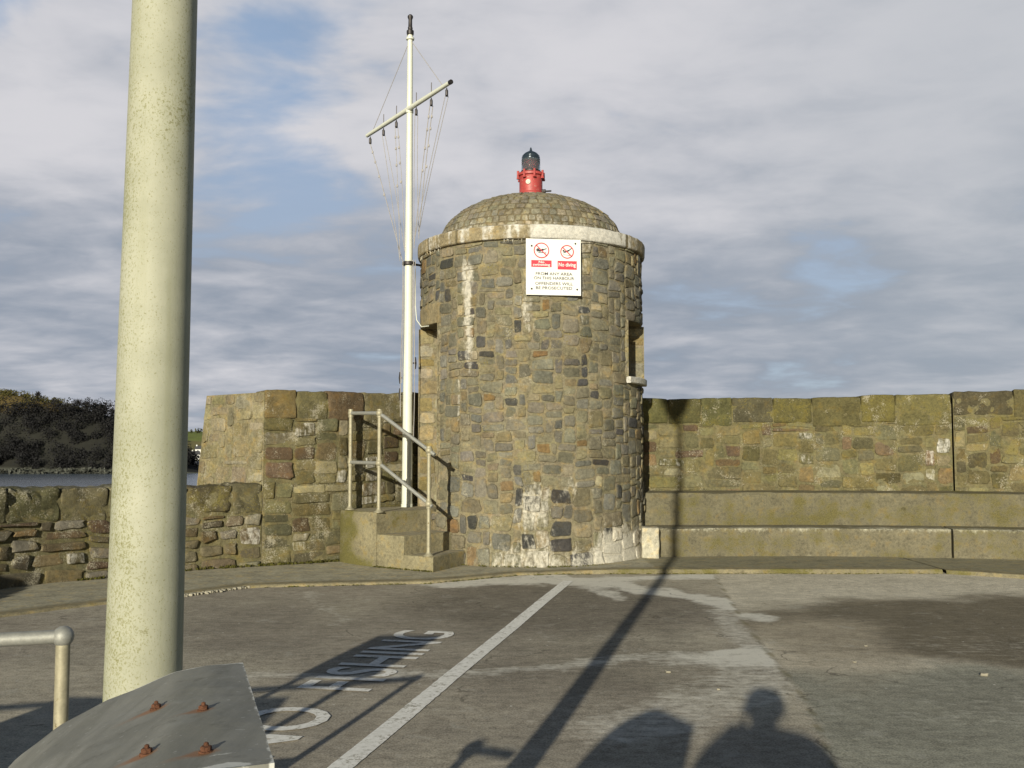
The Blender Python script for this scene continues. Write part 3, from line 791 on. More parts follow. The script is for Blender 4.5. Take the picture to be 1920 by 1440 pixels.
# squared sea-end of that wall
EP = Path([(-4.05, 13.22), CORNER], False, -1)
def end_map(u, v, dd):
    f = 1-u/EP.length
    p, n = EP.at(u); tdir = (EP.P[0]-EP.P[1]).normalized()
    return p+n*dd+tdir*f*.16*(2.2-v)+Vector((0, 0, v))
rng = random.Random(31)
mb = MB()
n = 18; m_ = 30
mb.grid([[mb.add(end_map(EP.length*i/n, 2.17*j/m_, .005*fbm(i*.6, j*.6, 3)), jcol((.22, .19, .11), rng, .08), .10, .1) for i in range(n+1)] for j in range(m_+1)], flip=True)
tp = [mb.add(end_map(0, 2.17, 0)), mb.add(end_map(EP.length, 2.17, 0)), mb.add(WL.map(.9, 2.17, -.1)), mb.add(WL.map(1.6, 2.17, -1.2))]; mb.f.append(tuple(tp))
tp = [mb.add(end_map(0, z_, 0)) for z_ in (-1, 2.17)]+[mb.add(WL.map(1.6, z_, -1.2)) for z_ in (2.17, -1)]; mb.f.append(tuple(tp))
PAL_END = [(.22, .195, .115), (.20, .175, .10), (.185, .16, .095), (.25, .225, .15), (.20, .165, .09), (.175, .15, .095)]
for rc in pack(EP.length, 2.17, .075, .07, wall_sizes, rng):
    stone(mb, rc, lambda u, v, dd: end_map(EP.length-u, v, dd), jcol(rng.choice(PAL_END), rng, .2), rng, .016, .007, (.22, .19, .11), lambda u, v: .16, lambda u, v: .10+.3*sm(.9, 1.15, u)*sm(1.6, .6, v), n=14, sq=.34, jit=.22)
mb.build('end_face', M_WALL_L, th)

# low wall running on to the left and round the pier head
LOW = Path([CORNER, (-3.869, 11.90), (-4.518, 11.25), (-5.262, 10.38), (-5.85, 9.2), (-6.12, 8.0), (-6.0, 6.7), (-5.7, 5.4), (-5.35, 4.2)], True, 1)
th = thing('harbour_wall', 'low rubble wall with big dark coping blocks at the left in front of the water', 'wall', (-4.5, 11.3, 0), 'rubble harbour walls')
PAL_LOW = [(.13, .105, .06), (.115, .095, .06), (.15, .125, .075), (.10, .07, .045), (.16, .145, .11), (.135, .095, .045)]
rubble_wall(th, LOW, .012, LOW.length, 0.0, lambda u: 1.03+.04*sm(1.5, 4, u), .6, 41, pal=PAL_LOW, moss=.08, mat=M_WALL_L, rough=.034, jit=.45, wa=.034, pale=.10, prot=.038, copz=.34, copr=.04, gap=.008,
            copL=(.34, .58), copcols=[(.11, .10, .05), (.095, .085, .048), (.125, .112, .06), (.10, .085, .05)])

# ================================================================== TOWER
TC = (.265, 13.773); TR = 1.519
tower = thing('lookout_tower', 'round grey rubble lookout tower with a cobbled dome', 'tower', (TC[0], TC[1], 0))
def tR(z): return TR+.035*sm(.25, 0, z)
def tP(u, v, dd):
    a = u/TR; r_ = tR(v)+dd
    return Vector((TC[0]+r_*math.sin(a), TC[1]-r_*math.cos(a), v))
DA0, DA1, DZ0, DZ1 = R(-83), R(-52.5), .66, 3.10     # doorway
WA0, WA1, WZ0, WZ1 = R(53.0), R(84.5), 2.40, 3.14    # window
TH = 4.075
def limeT(u, v):
    a = math.degrees(u/TR); L = 0
    q = .55*nz(a*.22, 2.0)+.45*nz(a*.09, 5.0)
    L += 1.0*sm(.85+.3*q, .10, v)*sm(22, 42, a)*sm(95, 80, a)
    L += .75*sm(.55+.35*q, .05, v)*sm(-34, -10, a)*sm(50, 36, a)*(.75+.6*q)
    L += .74*math.exp(-((a-0.5)/9.5)**2-((v-.75)/.36)**2)
    L += .50*math.exp(-((a-18)/5)**2-((v-1.0)/.2)**2)
    L += .95*math.exp(-((a+33.0+1.2*nz(v*3, 1))/(2.4+1.6*sm(3.1, 3.8, v)))**2)*sm(2.35, 3.2, v)*sm(3.98, 3.74, v)
    L += .55*math.exp(-((a+31)/2.0)**2)*sm(2.0, 2.6, v)*sm(3.2, 2.8, v)
    L += .62*math.exp(-((a+3)/4)**2)*sm(2.6, 3.1, v)*sm(3.45, 3.3, v)
    L += .65*math.exp(-((a+37.5)/1.2)**2)*sm(1.75, 1.85, v)*sm(2.5, 2.3, v)
    L += .5*math.exp(-((a-71)/5)**2)*sm(3.0, 3.3, v)
    L += .45*math.exp(-((a-24)/4)**2)*sm(2.7, 3.2, v)
    L += .30*math.exp(-((a+52)/8)**2)*sm(2.9, 3.2, v)*sm(4.0, 3.4, v)
    L += .30*sm(3.75, 4.05, v)*(.5+nz(a*.2, 9))
    return max(0, min(1.2, L))
rng = random.Random(77)
mb = MB()
MORT_T = (.200, .175, .112)
aL = sorted(set([R(-180+4*i) for i in range(91)]+[DA0, DA1, WA0, WA1]))
aL = [a for i, a in enumerate(aL) if i == 0 or a-aL[i-1] > 1e-4]
zL = sorted(set([TH*i/48 for i in range(49)]+[DZ0, DZ1, WZ0, WZ1]))
def inopen(a, z): return (DA0 < a < DA1 and DZ0 < z < DZ1) or (WA0 < a < WA1 and WZ0 < z < WZ1)
ids = [[mb.add(tP(a*TR, z, .004*fbm(a*9, z*7, 2)), jcol(MORT_T, rng, .07), limeT(a*TR, z), .05) for a in aL] for z in zL]
for j in range(len(zL)-1):
    for i in range(len(aL)-1):
        if not inopen((aL[i]+aL[i+1])/2, (zL[j]+zL[j+1])/2):
            mb.f.append((ids[j][i], ids[j][i+1], ids[j+1][i+1], ids[j+1][i]))
# inner skin, jambs, soffits and sills of the openings
RI = 1.02
def inner(a, z): return Vector((TC[0]+RI*math.sin(a), TC[1]-RI*math.cos(a), z))
def jambs(a0, a1, z0, z1, rng):
    dirv = Vector((math.copysign(1, a0), 0, 0)); depth = .50
    for a, sgn in ((a0, 1), (a1, -1)):
        o = tP(a*TR, 0, 0); o.z = 0
        nrm = Vector((math.cos(a), math.sin(a), 0))*sgn
        n = 8; m_ = max(6, int((z1-z0)/.08))
        rows = [[mb.add(o-dirv*(depth*i/n)+Vector((0, 0, z0+(z1-z0)*j/m_)), jcol(MORT_T, rng, .06), 0, .05) for i in range(n+1)] for j in range(m_+1)]
        mb.grid(rows)
        nn = Vector((dirv.y, -dirv.x, 0)) if sgn < 0 else Vector((-dirv.y, dirv.x, 0))
        if nn.dot(nrm) < 0: nn = -nn
        zq = z0
        while zq < z1-.02:
            hq = min(rng.uniform(.12, .26), z1-zq); us = [0, rng.uniform(.2, .3), depth]
            for a_, b_ in zip(us, us[1:]):
                cc = jcol(rng.choice([(.22, .18, .09), (.26, .22, .12), (.20, .155, .07), (.19, .16, .085), (.24, .20, .11), (.27, .24, .165)]), rng, .15)
                stone(mb, (a_, b_, zq, zq+hq), (lambda u, v, dd: o-dirv*u+nn*dd+Vector((0, 0, v))), cc, rng, .012, .006, MORT_T)
                k0 = len(mb.f)
            zq += hq
    o0 = tP(a0*TR, 0, 0); o1 = tP(a1*TR, 0, 0)
    for z in (z0, z1):
        arc = [a0+(a1-a0)*i/10 for i in range(11)]
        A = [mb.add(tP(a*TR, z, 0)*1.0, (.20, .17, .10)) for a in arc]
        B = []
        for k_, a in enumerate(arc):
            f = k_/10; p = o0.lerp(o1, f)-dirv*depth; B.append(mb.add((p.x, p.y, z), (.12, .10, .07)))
        mb.grid([A, B], flip=(z == z0))
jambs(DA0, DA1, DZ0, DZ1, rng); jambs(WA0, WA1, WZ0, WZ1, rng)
n = 48
rowsI = []
zi = sorted([0, DZ0, DZ1, WZ0, WZ1, TH])
ai = sorted([R(-180+360*i/n) for i in range(n+1)]+[DA0, DA1, WA0, WA1])
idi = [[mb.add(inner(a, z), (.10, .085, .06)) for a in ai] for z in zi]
for j in range(len(zi)-1):
    for i in range(len(ai)-1):
        am, zm = (ai[i]+ai[i+1])/2, (zi[j]+zi[j+1])/2
        if (DA0+.12 < am < DA1-.12 and DZ0 < zm < DZ1) or (WA0+.12 < am < WA1-.12 and WZ0 < zm < WZ1): continue
        mb.f.append((idi[j][i], idi[j+1][i], idi[j+1][i+1], idi[j][i+1]))
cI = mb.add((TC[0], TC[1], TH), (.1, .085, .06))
for i in range(len(ai)-1): mb.f.append((idi[-1][i+1], idi[-1][i], cI))
# facing stones
PAL_T = [(0.169, 0.152, 0.105), (0.158, 0.146, 0.109), (0.148, 0.141, 0.11), (0.181, 0.161, 0.103), (0.136, 0.13, 0.105), (0.164, 0.146, 0.098), (0.199, 0.175, 0.11), (0.118, 0.113, 0.091), (0.17, 0.14, 0.086), (0.152, 0.141, 0.105), (0.161, 0.15, 0.114)]
def tsizes(v, r_):
    if v < .9:
        return r_.choice([3, 4, 4, 5, 5, 6]), r_.choice([3, 4, 4, 5])
    q = r_.random()
    if q < .16: return r_.choice([3, 4, 5]), r_.choice([1, 2])
    return r_.choice([2, 3, 3, 4, 4, 5]), r_.choice([2, 2, 3, 3, 3, 4])
A0, A1 = R(-128), R(128)
def forb(u, v):
    a = A0+u/TR
    return (DA0-.015 < a < DA1+.015 and DZ0-.02 < v < DZ1+.27) or (WA0-.01 < a < WA1+.01 and WZ0-.10 < v < WZ1)
for rc in pack((A1-A0)*TR, TH, .056, .050, tsizes, rng, forb):
    q = rng.random()
    col = jcol(rng.choice(PAL_T), rng, .20)
    if q < .03: col = jcol((.31, .27, .18), rng, .12)
    elif q < .075: col = jcol((.06, .058, .055), rng, .2)
    elif q < .105: col = jcol((.18, .122, .06), rng, .12)
    if rc[2] < .75 and rng.random() < .13: col = jcol((.055, .053, .05), rng, .15)
    stone(mb, rc, lambda u, v, dd: tP(u+A0*TR, v, dd), col, rng, .017 if rc[2] > .9 else .024, .0035, MORT_T, lambda u, v: limeT(u+A0*TR, v), lambda u, v: .04+.10*fbm(u*.7, v*.7, 3), n=18, sq=.36, jit=.26, wa=.030)
mb.build('tower_wall', M_TOWER, tower)
# lintel over the doorway (curved concrete) 
mb = MB()
aa = [DA0-.02+(DA1-DA0+.04)*i/14 for i in range(15)]
ring = [(.010, 3.105), (.016, 3.125), (.018, 3.345), (.008, 3.368), (-.25, 3.368), (-.25, 3.105)]
rows = [[mb.add(tP(a*TR, z, dd+.003*nz(a*20, z*9)), (.235, .195, .115), 0, .1) for dd, z in ring] for a in aa]
mb.grid(rows, True); mb.f.append(tuple(rows[0][::-1])); mb.f.append(tuple(rows[-1]))
mb.build('lintel', M_CONC, tower)
# window sill
mb = MB()
aa = [WA0-.0+(WA1-WA0+.03)*i/12 for i in range(13)]
ring = [(-.2, 2.315), (.062, 2.318), (.070, 2.326), (.070, 2.392), (.062, 2.40), (-.2, 2.415)]
rows = [[mb.add(tP(a*TR, z, dd), (.50, .48, .42), .5, 0) for dd, z in ring] for a in aa]
mb.grid(rows, True); mb.f.append(tuple(rows[0][::-1])); mb.f.append(tuple(rows[-1]))
mb.build('window_sill', M_CORN, tower)
# cornice ring with joints and lime
mb = MB()
def limeC(a, z):
    d_ = math.degrees(a)
    L = .95*sm(-4, 4, d_)*sm(62, 30, d_)*(.85+.25*nz(d_*.15, z*6))
    L += .40+.45*nz(d_*.16, 3)+.25*nz(d_*.5, 7)
    if -60 < d_ < -2: L += .18*sm(4.20, 4.26, z)
    return max(0, min(1, L))
prof = [(-.35, 4.07), (.03, 4.068), (.044, 4.076), (.052, 4.095), (.054, 4.15), (.053, 4.22), (.048, 4.243), (.018, 4.256), (-.10, 4.270), (-.35, 4.285)]
joints = [R(q) for q in (-61, -38, -21, -3, 27, 52, 75, 110, 150, -90, -125, -160)]
rows = []
NA = 300
for i in range(NA):
    a = -math.pi+2*math.pi*i/NA; jd = min(abs(a-q) for q in joints); g_ = .012*(1-sm(.0, .016, jd))
    row = []
    for dd, z in prof:
        ch = .008*fbm(a*8, z*9, 4)+.004*nz(a*40, z*20)
        p = tP(a*TR, z, dd+ch-(g_ if dd > 0 else 0)); p.z = z+ch*.5
        row.append(mb.add(p, (.26, .215, .13) if g_ < .006 else (.10, .085, .05), limeC(a, z) if g_ < .006 else 0, .08))
    rows.append(row)
rows.append(rows[0]); mb.grid(rows, True)
for (a0, a1, n_) in ((-82, -50, 26), (-14, -4, 8)):
    for k_ in range(n_):
        a = R(rng.uniform(a0, a1)); L = rng.uniform(.015, .06); p = tP(a*TR, 4.075, rng.uniform(.005, .03))
        mb.tube([p, p-Vector((0, 0, L*.5)), p-Vector((0, 0, L))], [.009, .006, .001], 6, False, col=(.36, .33, .24), lime=.5)
mb.build('cornice', M_CORN, tower)
# dome of cobbles
RC = 1.27; DB = .70; ZC = 4.275
def dP(u, v, dd):      # u = angle * 1, v = angle down from apex
    r_ = (RC+dd)*math.sin(v); return Vector((TC[0]+r_*math.sin(u), TC[1]-r_*math.cos(u), ZC+(DB+dd)*math.cos(v)))
vmax = R(90)
def limeD(u, v):
    s_ = sm(vmax-.45, vmax-.10, v+.05*nz(math.degrees(u)*.14, 4)); return max(0, s_*(.35+.75*nz(math.degrees(u)*.22, 1)))
mb = MB()
rows = [[mb.add(dP(2*math.pi*i/72, .02+(vmax-.02)*j/24, 0), (.15, .125, .075), limeD((2*math.pi*i/72+math.pi) % (2*math.pi)-math.pi, vmax*j/24)) for i in range(72)] for j in range(25)]
mb.grid(rows[::-1], True); mb.f.append(tuple(rows[0]))
nr = 18; v = vmax
for rr in range(nr):
    v1 = v; dv = rng.uniform(.088, .112)*(1.28-.28*sm(.3, 1.3, v))*(1.0 if v < 1.0 else 1.35); v0 = v1-dv; v = v0
    if v0 < .08: break
    rad = RC*math.sin((v0+v1)/2); cnt = max(8, int(2*math.pi*rad/rng.uniform(.102, .122)))
    u = rng.uniform(0, .2); tot = [rng.uniform(.7, 1.3) for _ in range(cnt)]; ss = sum(tot)
    for q in tot:
        du = q/ss*2*math.pi
        col = jcol(rng.choice([(.22, .198, .14), (.20, .18, .13), (.24, .215, .15), (.195, .178, .135)]), rng, .14)
        rc = (u*rad, (u+du)*rad, 0, dv*RC)
        stone(mb, rc, (lambda a, b_, dd: dP(a/rad, v1-b_/RC, dd)), col, rng, .009, .003, (.17, .148, .098), (lambda a, b_: limeD((a/rad+math.pi) % (2*math.pi)-math.pi, v1-b_/RC)), None, n=12, sq=.34, jit=.2)
        u += du
mb.build('dome', M_TOWER, tower)

# ---- harbour light on the dome
M_RED = plain('red_lamp_paint', (.40, .06, .055), .5, var=.22, scale=14, spots=(.42, .24, .20), spot_amt=.60, spot_scale=22)
M_DARKMET = plain('dark_metal', (.05, .045, .045), .5, .6)
M_LAMPGLASS, t, b = new_mat('red_lens_glass')
b.inputs['Base Color'].default_value = (.12, .006, .012, 1); b.inputs['Roughness'].default_value = .08; b.inputs['Coat Weight'].default_value = 1
M_CLEAR, t, b = new_mat('ribbed_clear_lens')
b.inputs['Base Color'].default_value = (.72, .80, .86, 1); b.inputs['Roughness'].default_value = .06; b.inputs['Transmission Weight'].default_value = .9; b.inputs['IOR'].default_value = 1.3
M_CAP = plain('blue_black_cap', (.035, .05, .065), .22, .3, var=.3)
M_PALE = plain('pale_badge', (.55, .5, .42), .5)
LB = (TC[0], TC[1], 4.96)
light = thing('harbour_light', 'red harbour light with a ribbed dark lens standing on the dome', 'lamp', LB)
mb = MB(); mb.lathe([(.15, -.03), (.15, .02), (.172, .03), (.176, .055), (.172, .075), (.162, .085), (.162, .30), (.166, .31), (.19, .32), (.192, .35), (.176, .36), (.14, .375), (.125, .385)], LB, 36)
body = mb.build('lamp_body', M_RED, light)
for k_ in range(8):
    a = k_*math.pi/4+.25; p = Vector((LB[0]+.186*math.sin(a), LB[1]-.186*math.cos(a), LB[2]))
    mb = MB(); mb.tube([p+Vector((0, 0, .285)), p+Vector((0, 0, .385))], .017, 8); mb.tube([p+Vector((0, 0, .27)), p+Vector((0, 0, .29))], .024, 6)
    mb.build('clamp_bolt', M_RED, body)
mb = MB(); a = R(-14); p = Vector((LB[0]+.163*math.sin(a), LB[1]-.163*math.cos(a), LB[2]+.205)); nd = Vector((math.sin(a), -math.cos(a), 0))
mb.tube([p, p+nd*.012], .034, 16); mb.tube([p+nd*.012, p+nd*.018], .014, 10); mb.build('badge', M_PALE, light)
mb = MB(); a = R(78); p = Vector((LB[0]+.16*math.sin(a), LB[1]-.16*math.cos(a), LB[2]+.10)); nd = Vector((math.sin(a), -math.cos(a), 0))
mb.tube([p, p+nd*.05], .028, 10); mb.tube([p+nd*.05, p+nd*.13], .012, 8); mb.build('cable_gland', M_DARKMET, light)
mb = MB(); rows = [(.126, .375)]
for k_ in range(7): z = .39+k_*.027; rows += [(.133, z), (.126, z+.013)]
mb.lathe(rows+[(.12, .58)], LB, 36); mb.build('lens', M_CLEAR, light)
mb = MB(); mb.lathe([(.06, .38), (.085, .43), (.10, .49), (.085, .55), (.05, .575)], LB, 24); mb.build('filter', M_LAMPGLASS, light)
mb = MB(); mb.lathe([(.128, .545), (.131, .56), (.126, .572), (.130, .585), (.122, .600), (.124, .610), (.108, .630), (.085, .652), (.05, .672), (.022, .684), (.016, .705), (.010, .728), (.002, .740)], LB, 32); mb.build('cap', M_CAP, light)
mb = MB(); mb.lathe([(.134, .372), (.142, .378), (.142, .392), (.132, .40)], LB, 32); mb.build('gasket', M_DARKMET, light)

# ---- no swimming / no diving sign
def text_mesh(body, width, height, align='FIT', bold=0.0):
    cu = bpy.data.curves.new('t', 'FONT'); cu.body = body; cu.size = 1; cu.offset = bold; cu.resolution_u = 4
    o = bpy.data.objects.new('t', cu); COL.objects.link(o)
    dg = bpy.context.evaluated_depsgraph_get(); dg.update()
    me = bpy.data.meshes.new_from_object(o.evaluated_get(dg))
    bpy.data.objects.remove(o); bpy.data.curves.remove(cu)
    xs_ = [v.co.x for v in me.vertices]; ys_ = [v.co.y for v in me.vertices]
    x0, x1, y0, y1 = min(xs_), max(xs_), min(ys_), max(ys_)
    sc_x = width/(x1-x0); sc_y = height/(y1-y0)
    V = [((v.co.x-x0)*sc_x-width/2, (v.co.y-y0)*sc_y-height/2) for v in me.vertices]; F = [tuple(p.vertices) for p in me.polygons]
    bpy.data.meshes.remove(me)
    return V, F
M_SIGNW = plain('sign_white', (.76, .76, .72), .4, var=.07, scale=5, bump=.02, spots=(.55, .50, .38), spot_amt=.68, spot_scale=14)
M_SIGNR = plain('sign_red', (.55, .03, .055), .45, var=.08, bump=0)
M_SIGNK = plain('sign_black', (.03, .028, .03), .5, bump=0)
ang = R(7.5); SN = Vector((math.sin(ang), -math.cos(ang), 0)); SU = Vector((math.cos(ang), math.sin(ang), 0))
SC = Vector((TC[0], TC[1], 0))+Vector((math.sin(R(9.2)), -math.cos(R(9.2)), 0))*(TR+.045); SC.z = 3.712
sign = thing('warning_sign', 'white no swimming and no diving sign on the tower under the cornice', 'sign', SC)
def sp_(x, y, d_): return SC+SU*x+Vector((0, 0, y))+SN*d_
mb = MB(); mb.box((-.345, -.352, -.012), (.345, .352, 0), lambda p: sp_(p.x, p.y, p.z), r=.003, seg=1); mb.build('panel', M_SIGNW, sign, smooth=False)
def flat(name, V, F, mat, d_=.002):
    mb = MB(); i_ = [mb.add(sp_(x, y, d_)) for x, y in V]; j_ = [mb.add(sp_(x, y, d_-.0015)) for x, y in V]
    mb.f += [tuple(i_[q] for q in f) for f in F]
    return mb.build(name, mat, sign, smooth=False)
def annulus(cx, cy, r0, r1, n=40):
    V = []; F = []
    for k_ in range(n):
        a = 2*math.pi*k_/n; V += [(cx+r0*math.cos(a), cy+r0*math.sin(a)), (cx+r1*math.cos(a), cy+r1*math.sin(a))]
    for k_ in range(n): a, b_ = 2*k_, 2*((k_+1) % n); F.append((a, a+1, b_+1, b_))
    return V, F
def bar(x0, y0, x1, y1, w_):
    dx, dy = x1-x0, y1-y0; L = math.hypot(dx, dy); nx, ny = -dy/L*w_/2, dx/L*w_/2
    return [(x0-nx, y0-ny), (x1-nx, y1-ny), (x1+nx, y1+ny), (x0+nx, y0+ny)]
def join(*parts):
    V = []; F = []
    for v, f in parts: F += [tuple(i+len(V) for i in q) for q in f]; V += v
    return V, F
def quadp(q): return q, [(0, 1, 2, 3)]
def disc(cx, cy, r_, n=12): return [(cx+r_*math.cos(2*math.pi*k_/n), cy+r_*math.sin(2*math.pi*k_/n)) for k_ in range(n)], [tuple(range(n))]
def words(V, F, body_):
    """split a set line of lettering into its words at the widest gaps"""
    nw = len(body_.split()); sp = sorted((min(V[i][0] for i in f), max(V[i][0] for i in f), k_) for k_, f in enumerate(F))
    gaps = []; hi = sp[0][1]
    for a, b_, k_ in sp[1:]:
        if a > hi: gaps.append((a-hi, (a+hi)/2))
        hi = max(hi, b_)
    cuts = sorted(g_[1] for g_ in sorted(gaps, reverse=True)[:nw-1]); out = []
    for lo, hi in zip([-9]+cuts, cuts+[9]):
        fs = [f for f in F if lo < sum(V[i][0] for i in f)/len(f) < hi]; use = sorted({i for f in fs for i in f}); mp = {q: k_ for k_, q in enumerate(use)}
        out.append(([V[i] for i in use], [tuple(mp[i] for i in f) for f in fs]))
    return out
for cx, cy, rr, kind in ((-.152, .205, .098, 'swim'), (.170, .195, .086, 'dive')):
    if kind == 'swim':
        bl = join(disc(cx-.045, cy+.005, .021), quadp(bar(cx-.03, cy-.008, cx+.025, cy+.012, .026)), quadp(bar(cx+.01, cy+.006, cx+.065, cy+.024, .012)), quadp(bar(cx-.04, cy-.026, cx+.06, cy-.03, .008)))
    else:
        bl = join(disc(cx-.045, cy+.012, .013), quadp(bar(cx-.035, cy-.006, cx+.03, cy+.02, .019)), quadp(bar(cx+.015, cy+.014, cx+.066, cy+.052, .011)), quadp(bar(cx-.05, cy-.035, cx+.035, cy-.045, .005)), quadp(bar(cx-.055, cy-.02, cx-.02, cy+.0, .007)))
    flat('pictogram', *bl, M_SIGNK, .0022)
    q = rr*.707; rg = join(annulus(cx, cy, rr-.013, rr), quadp(bar(cx-q*.96, cy+q*.96, cx+q*.96, cy-q*.96, .013)))
    flat('prohibition_ring', *rg, M_SIGNR, .0034)
flat('red_band', *quadp([(-.28, -.003), (-.025, -.003), (-.025, .082), (-.28, .082)]), M_SIGNR, .0022)
flat('red_band', *quadp([(.050, -.028), (.292, -.028), (.292, .080), (.050, .080)]), M_SIGNR, .0022)
for body_, cx, cy, wd, ht, mt, bo in (('No', -.152, .060, .07, .030, M_SIGNW, .018), ('swimming', -.152, .022, .215, .038, M_SIGNW, .018), ('No diving', .171, .026, .215, .062, M_SIGNW, .018),
        ('FROM ANY AREA', .005, -.085, .46, .036, M_SIGNK, .006), ('ON THIS HARBOUR', .005, -.139, .505, .036, M_SIGNK, .006), ('OFFENDERS WILL', .005, -.207, .47, .036, M_SIGNK, .006), ('BE PROSECUTED', .005, -.262, .455, .036, M_SIGNK, .006)):
    for V, F in words(*text_mesh(body_, wd, ht, bold=bo), body_): flat('lettering', [(x+cx, y+cy) for x, y in V], F, mt, .0034)
for x, y in ((-.275, .26), (.275, .30), (-.275, -.275), (.295, -.275)):
    mb = MB(); p = sp_(x, y, 0); mb.tube([p, p+SN*.006], .012, 10); mb.tube([p+SN*.006, p+SN*.012], .008, 6); mb.build('bolt', M_DARKMET, sign)

# ================================================================== STEPS AND HANDRAIL
steps = thing('steps', 'greenish concrete steps curving up to the tower doorway', 'steps', (-1.5, 12.6, 0.05))
SCOL = (.235, .208, .128)
def solid(name, poly, z0, z1, side_moss=.25, lm=0.0):
    side_moss += .12
    mb = MB(); P2 = []
    n = len(poly)
    for i in range(n):
        a, b_ = Vector(poly[i]), Vector(poly[(i+1) % n]); m_ = max(1, int((b_-a).length/.07))
        P2 += [a.lerp(b_, k_/m_) for k_ in range(m_)]
    c_ = sum(P2, Vector((0, 0)))/len(P2); nzv = max(2, int((z1-z0)/.06)); rows = []
    for z, ins in [(z0+(z1-.02-z0)*j/nzv, 0) for j in range(nzv+1)]+[(z1-.006, .006), (z1, .02)]:
        row = []
        for p in P2:
            q = .006*fbm(p.x*4, p.y*4, z*4); dv = (p-c_).normalized(); pp = p+dv*(q-ins)
            left = sm(-1.6, -2.1, p.x)
            row.append(mb.add((pp.x, pp.y, z+(q*.4 if z > z0 else 0)), SCOL, lm*sm(z1-.05, z1, z), side_moss+.45*left+.34*fbm(p.x*1.5, z*2, 4)+.25*nz(p.x*6, z*1.4, 3)+.2*sm(z0+.15, z0, z)))
        rows.append(row)
    mb.grid(rows, True)
    prev = rows[-1]
    for f in (.75, .5, .25):
        row = [mb.add((c_.x+(p.x-c_.x)*f, c_.y+(p.y-c_.y)*f, z1+.003*nz(p.x*5*f, p.y*5*f)), (.30, .27, .19), 0, .10) for p in P2]; mb.grid([prev, row], True); prev = row
    ci = mb.add((c_.x, c_.y, z1), (.30, .27, .19), 0, .10)
    for i in range(len(P2)): mb.f.append((prev[i], prev[(i+1) % len(P2)], ci))
    return mb.build(name, M_CONC, steps)
A_, B_, C_ = (-.919, 11.735), (-1.288, 11.989), (-1.654, 12.254)
A2, B2, C2 = (-.47, 12.75), (-.66, 12.75), (-1.02, 12.98)
solid('step', [A_, A2, (-.72, 12.83), (B_[0]-.05, B_[1]+.06), (B_[0]+.03, B_[1]-.03)], 0.03, .205, .12, .3)
solid('step', [B_, B2, (-1.05, 13.05), (C_[0]-.03, C_[1]+.06), (C_[0]+.03, C_[1]-.025)], 0.03, .428, .10, .3)
solid('landing', [C_, C2, (-.85, 13.35), (-.72, 13.9), (-.85, 14.2), (-1.2, 13.95), (-1.6, 13.55), (-1.95, 13.16), (-2.21, 12.92), (-2.19, 12.82), (-2.08, 12.66), (-1.88, 12.44)], 0.03, .692, .15)

M_GALV = plain('galvanised_pipe', (.34, .34, .31), .6, .45, var=.16, scale=30, spots=(.22, .20, .14), spot_amt=.66)
M_POST = plain('weathered_pipe', (.36, .33, .23), .55, .25, var=.2, scale=18, spots=(.18, .14, .06), spot_amt=.62)
rail = thing('handrail', 'galvanised tube handrail with ball joints on the tower steps', 'handrail', (-1.6, 12.4, .69))
p1, p2, p3 = Vector((-2.075, 12.84, .69)), Vector((-1.633, 12.30, .69)), Vector((-.985, 11.88, .204))
tops = {0: (1.925, 1.295), 1: (1.905, 1.29), 2: (1.445, .815)}
for i, p in enumerate((p1, p2, p3)):
    mb = MB(); q = Vector((p.x, p.y, tops[i][0])); mb.tube([p, q], .024, 14)
    po = mb.build('post', M_POST, rail)
    mb = MB(); mb.lathe([(.062, 0), (.062, .008), (.045, .018), (.032, .03), (.026, .05)], p, 20); mb.build('base_flange', M_POST, po)
    for z in tops[i]:
        mb = MB(); mb.ball((p.x, p.y, z), .046 if i else .038, 16); mb.tube([(p.x, p.y, z-.055), (p.x, p.y, z+.05)], .032, 14); mb.build('ball_joint', M_POST, po)
for k_ in (0, 1):
    a, b_, c_ = (Vector((p.x, p.y, tops[i][k_])) for i, p in enumerate((p1, p2, p3)))
    mb = MB(); e = (c_-b_).normalized(); f = (b_-a).normalized()
    mb.tube([a, b_-f*.07, b_-f*.02+e*.015, b_+e*.08, c_+e*(.10 if k_ == 0 else .06)], .0235, 14); mb.build('rail', M_GALV, rail)

# ================================================================== FLAGPOLE
M_MAST = plain('white_mast_paint', (.66, .67, .57), .45, var=.06, scale=8, spots=(.34, .26, .14), spot_amt=.69, spot_scale=9)
M_ROPE = plain('grey_rope', (.34, .32, .30), .9, bump=0)
FP = Vector((-1.405, 13.42, .69))
mast = thing('flagpole', 'tall white flagpole with a slanting signal yard beside the tower', 'flagpole', FP)
mb = MB(); pts = []; rd = []
for i in range(25):
    z = .69+(7.195-.69)*i/24; pts.append((FP.x, FP.y, z)); rd.append(.073-.037*(i/24)**.9)
mb.tube(pts, rd, 20); mb.build('mast', M_MAST, mast)
mb = MB(); mb.lathe([(.08, 0), (.08, .04), (.072, .045)], FP, 24); mb.build('base_collar', M_MAST, mast)
mb = MB(); mb.lathe([(.045, 7.165), (.05, 7.185), (.05, 7.225), (.03, 7.245), (.035, 7.265), (.028, 7.285), (.026, 7.385), (.038, 7.415), (.038, 7.435), (.02, 7.455)], (FP.x, FP.y, 0), 14); mb.build('truck', M_DARKMET, mast)
mb = MB(); mb.lathe([(.048, 7.095), (.056, 7.100), (.056, 7.125), (.048, 7.130)], (FP.x, FP.y, 0), 16); mb.build('band', M_MAST, mast)
mb = MB(); mb.lathe([(.044, 6.065), (.052, 6.070), (.052, 6.145), (.044, 6.150)], (FP.x, FP.y, 0), 16); mb.build('band', M_MAST, mast)
YL, YR = Vector((-2.157, 14.66, 6.12)), Vector((-.787, 12.50, 6.12))
off = Vector((.0, -.09, 0))
YL = YL+off; YR = YR+off
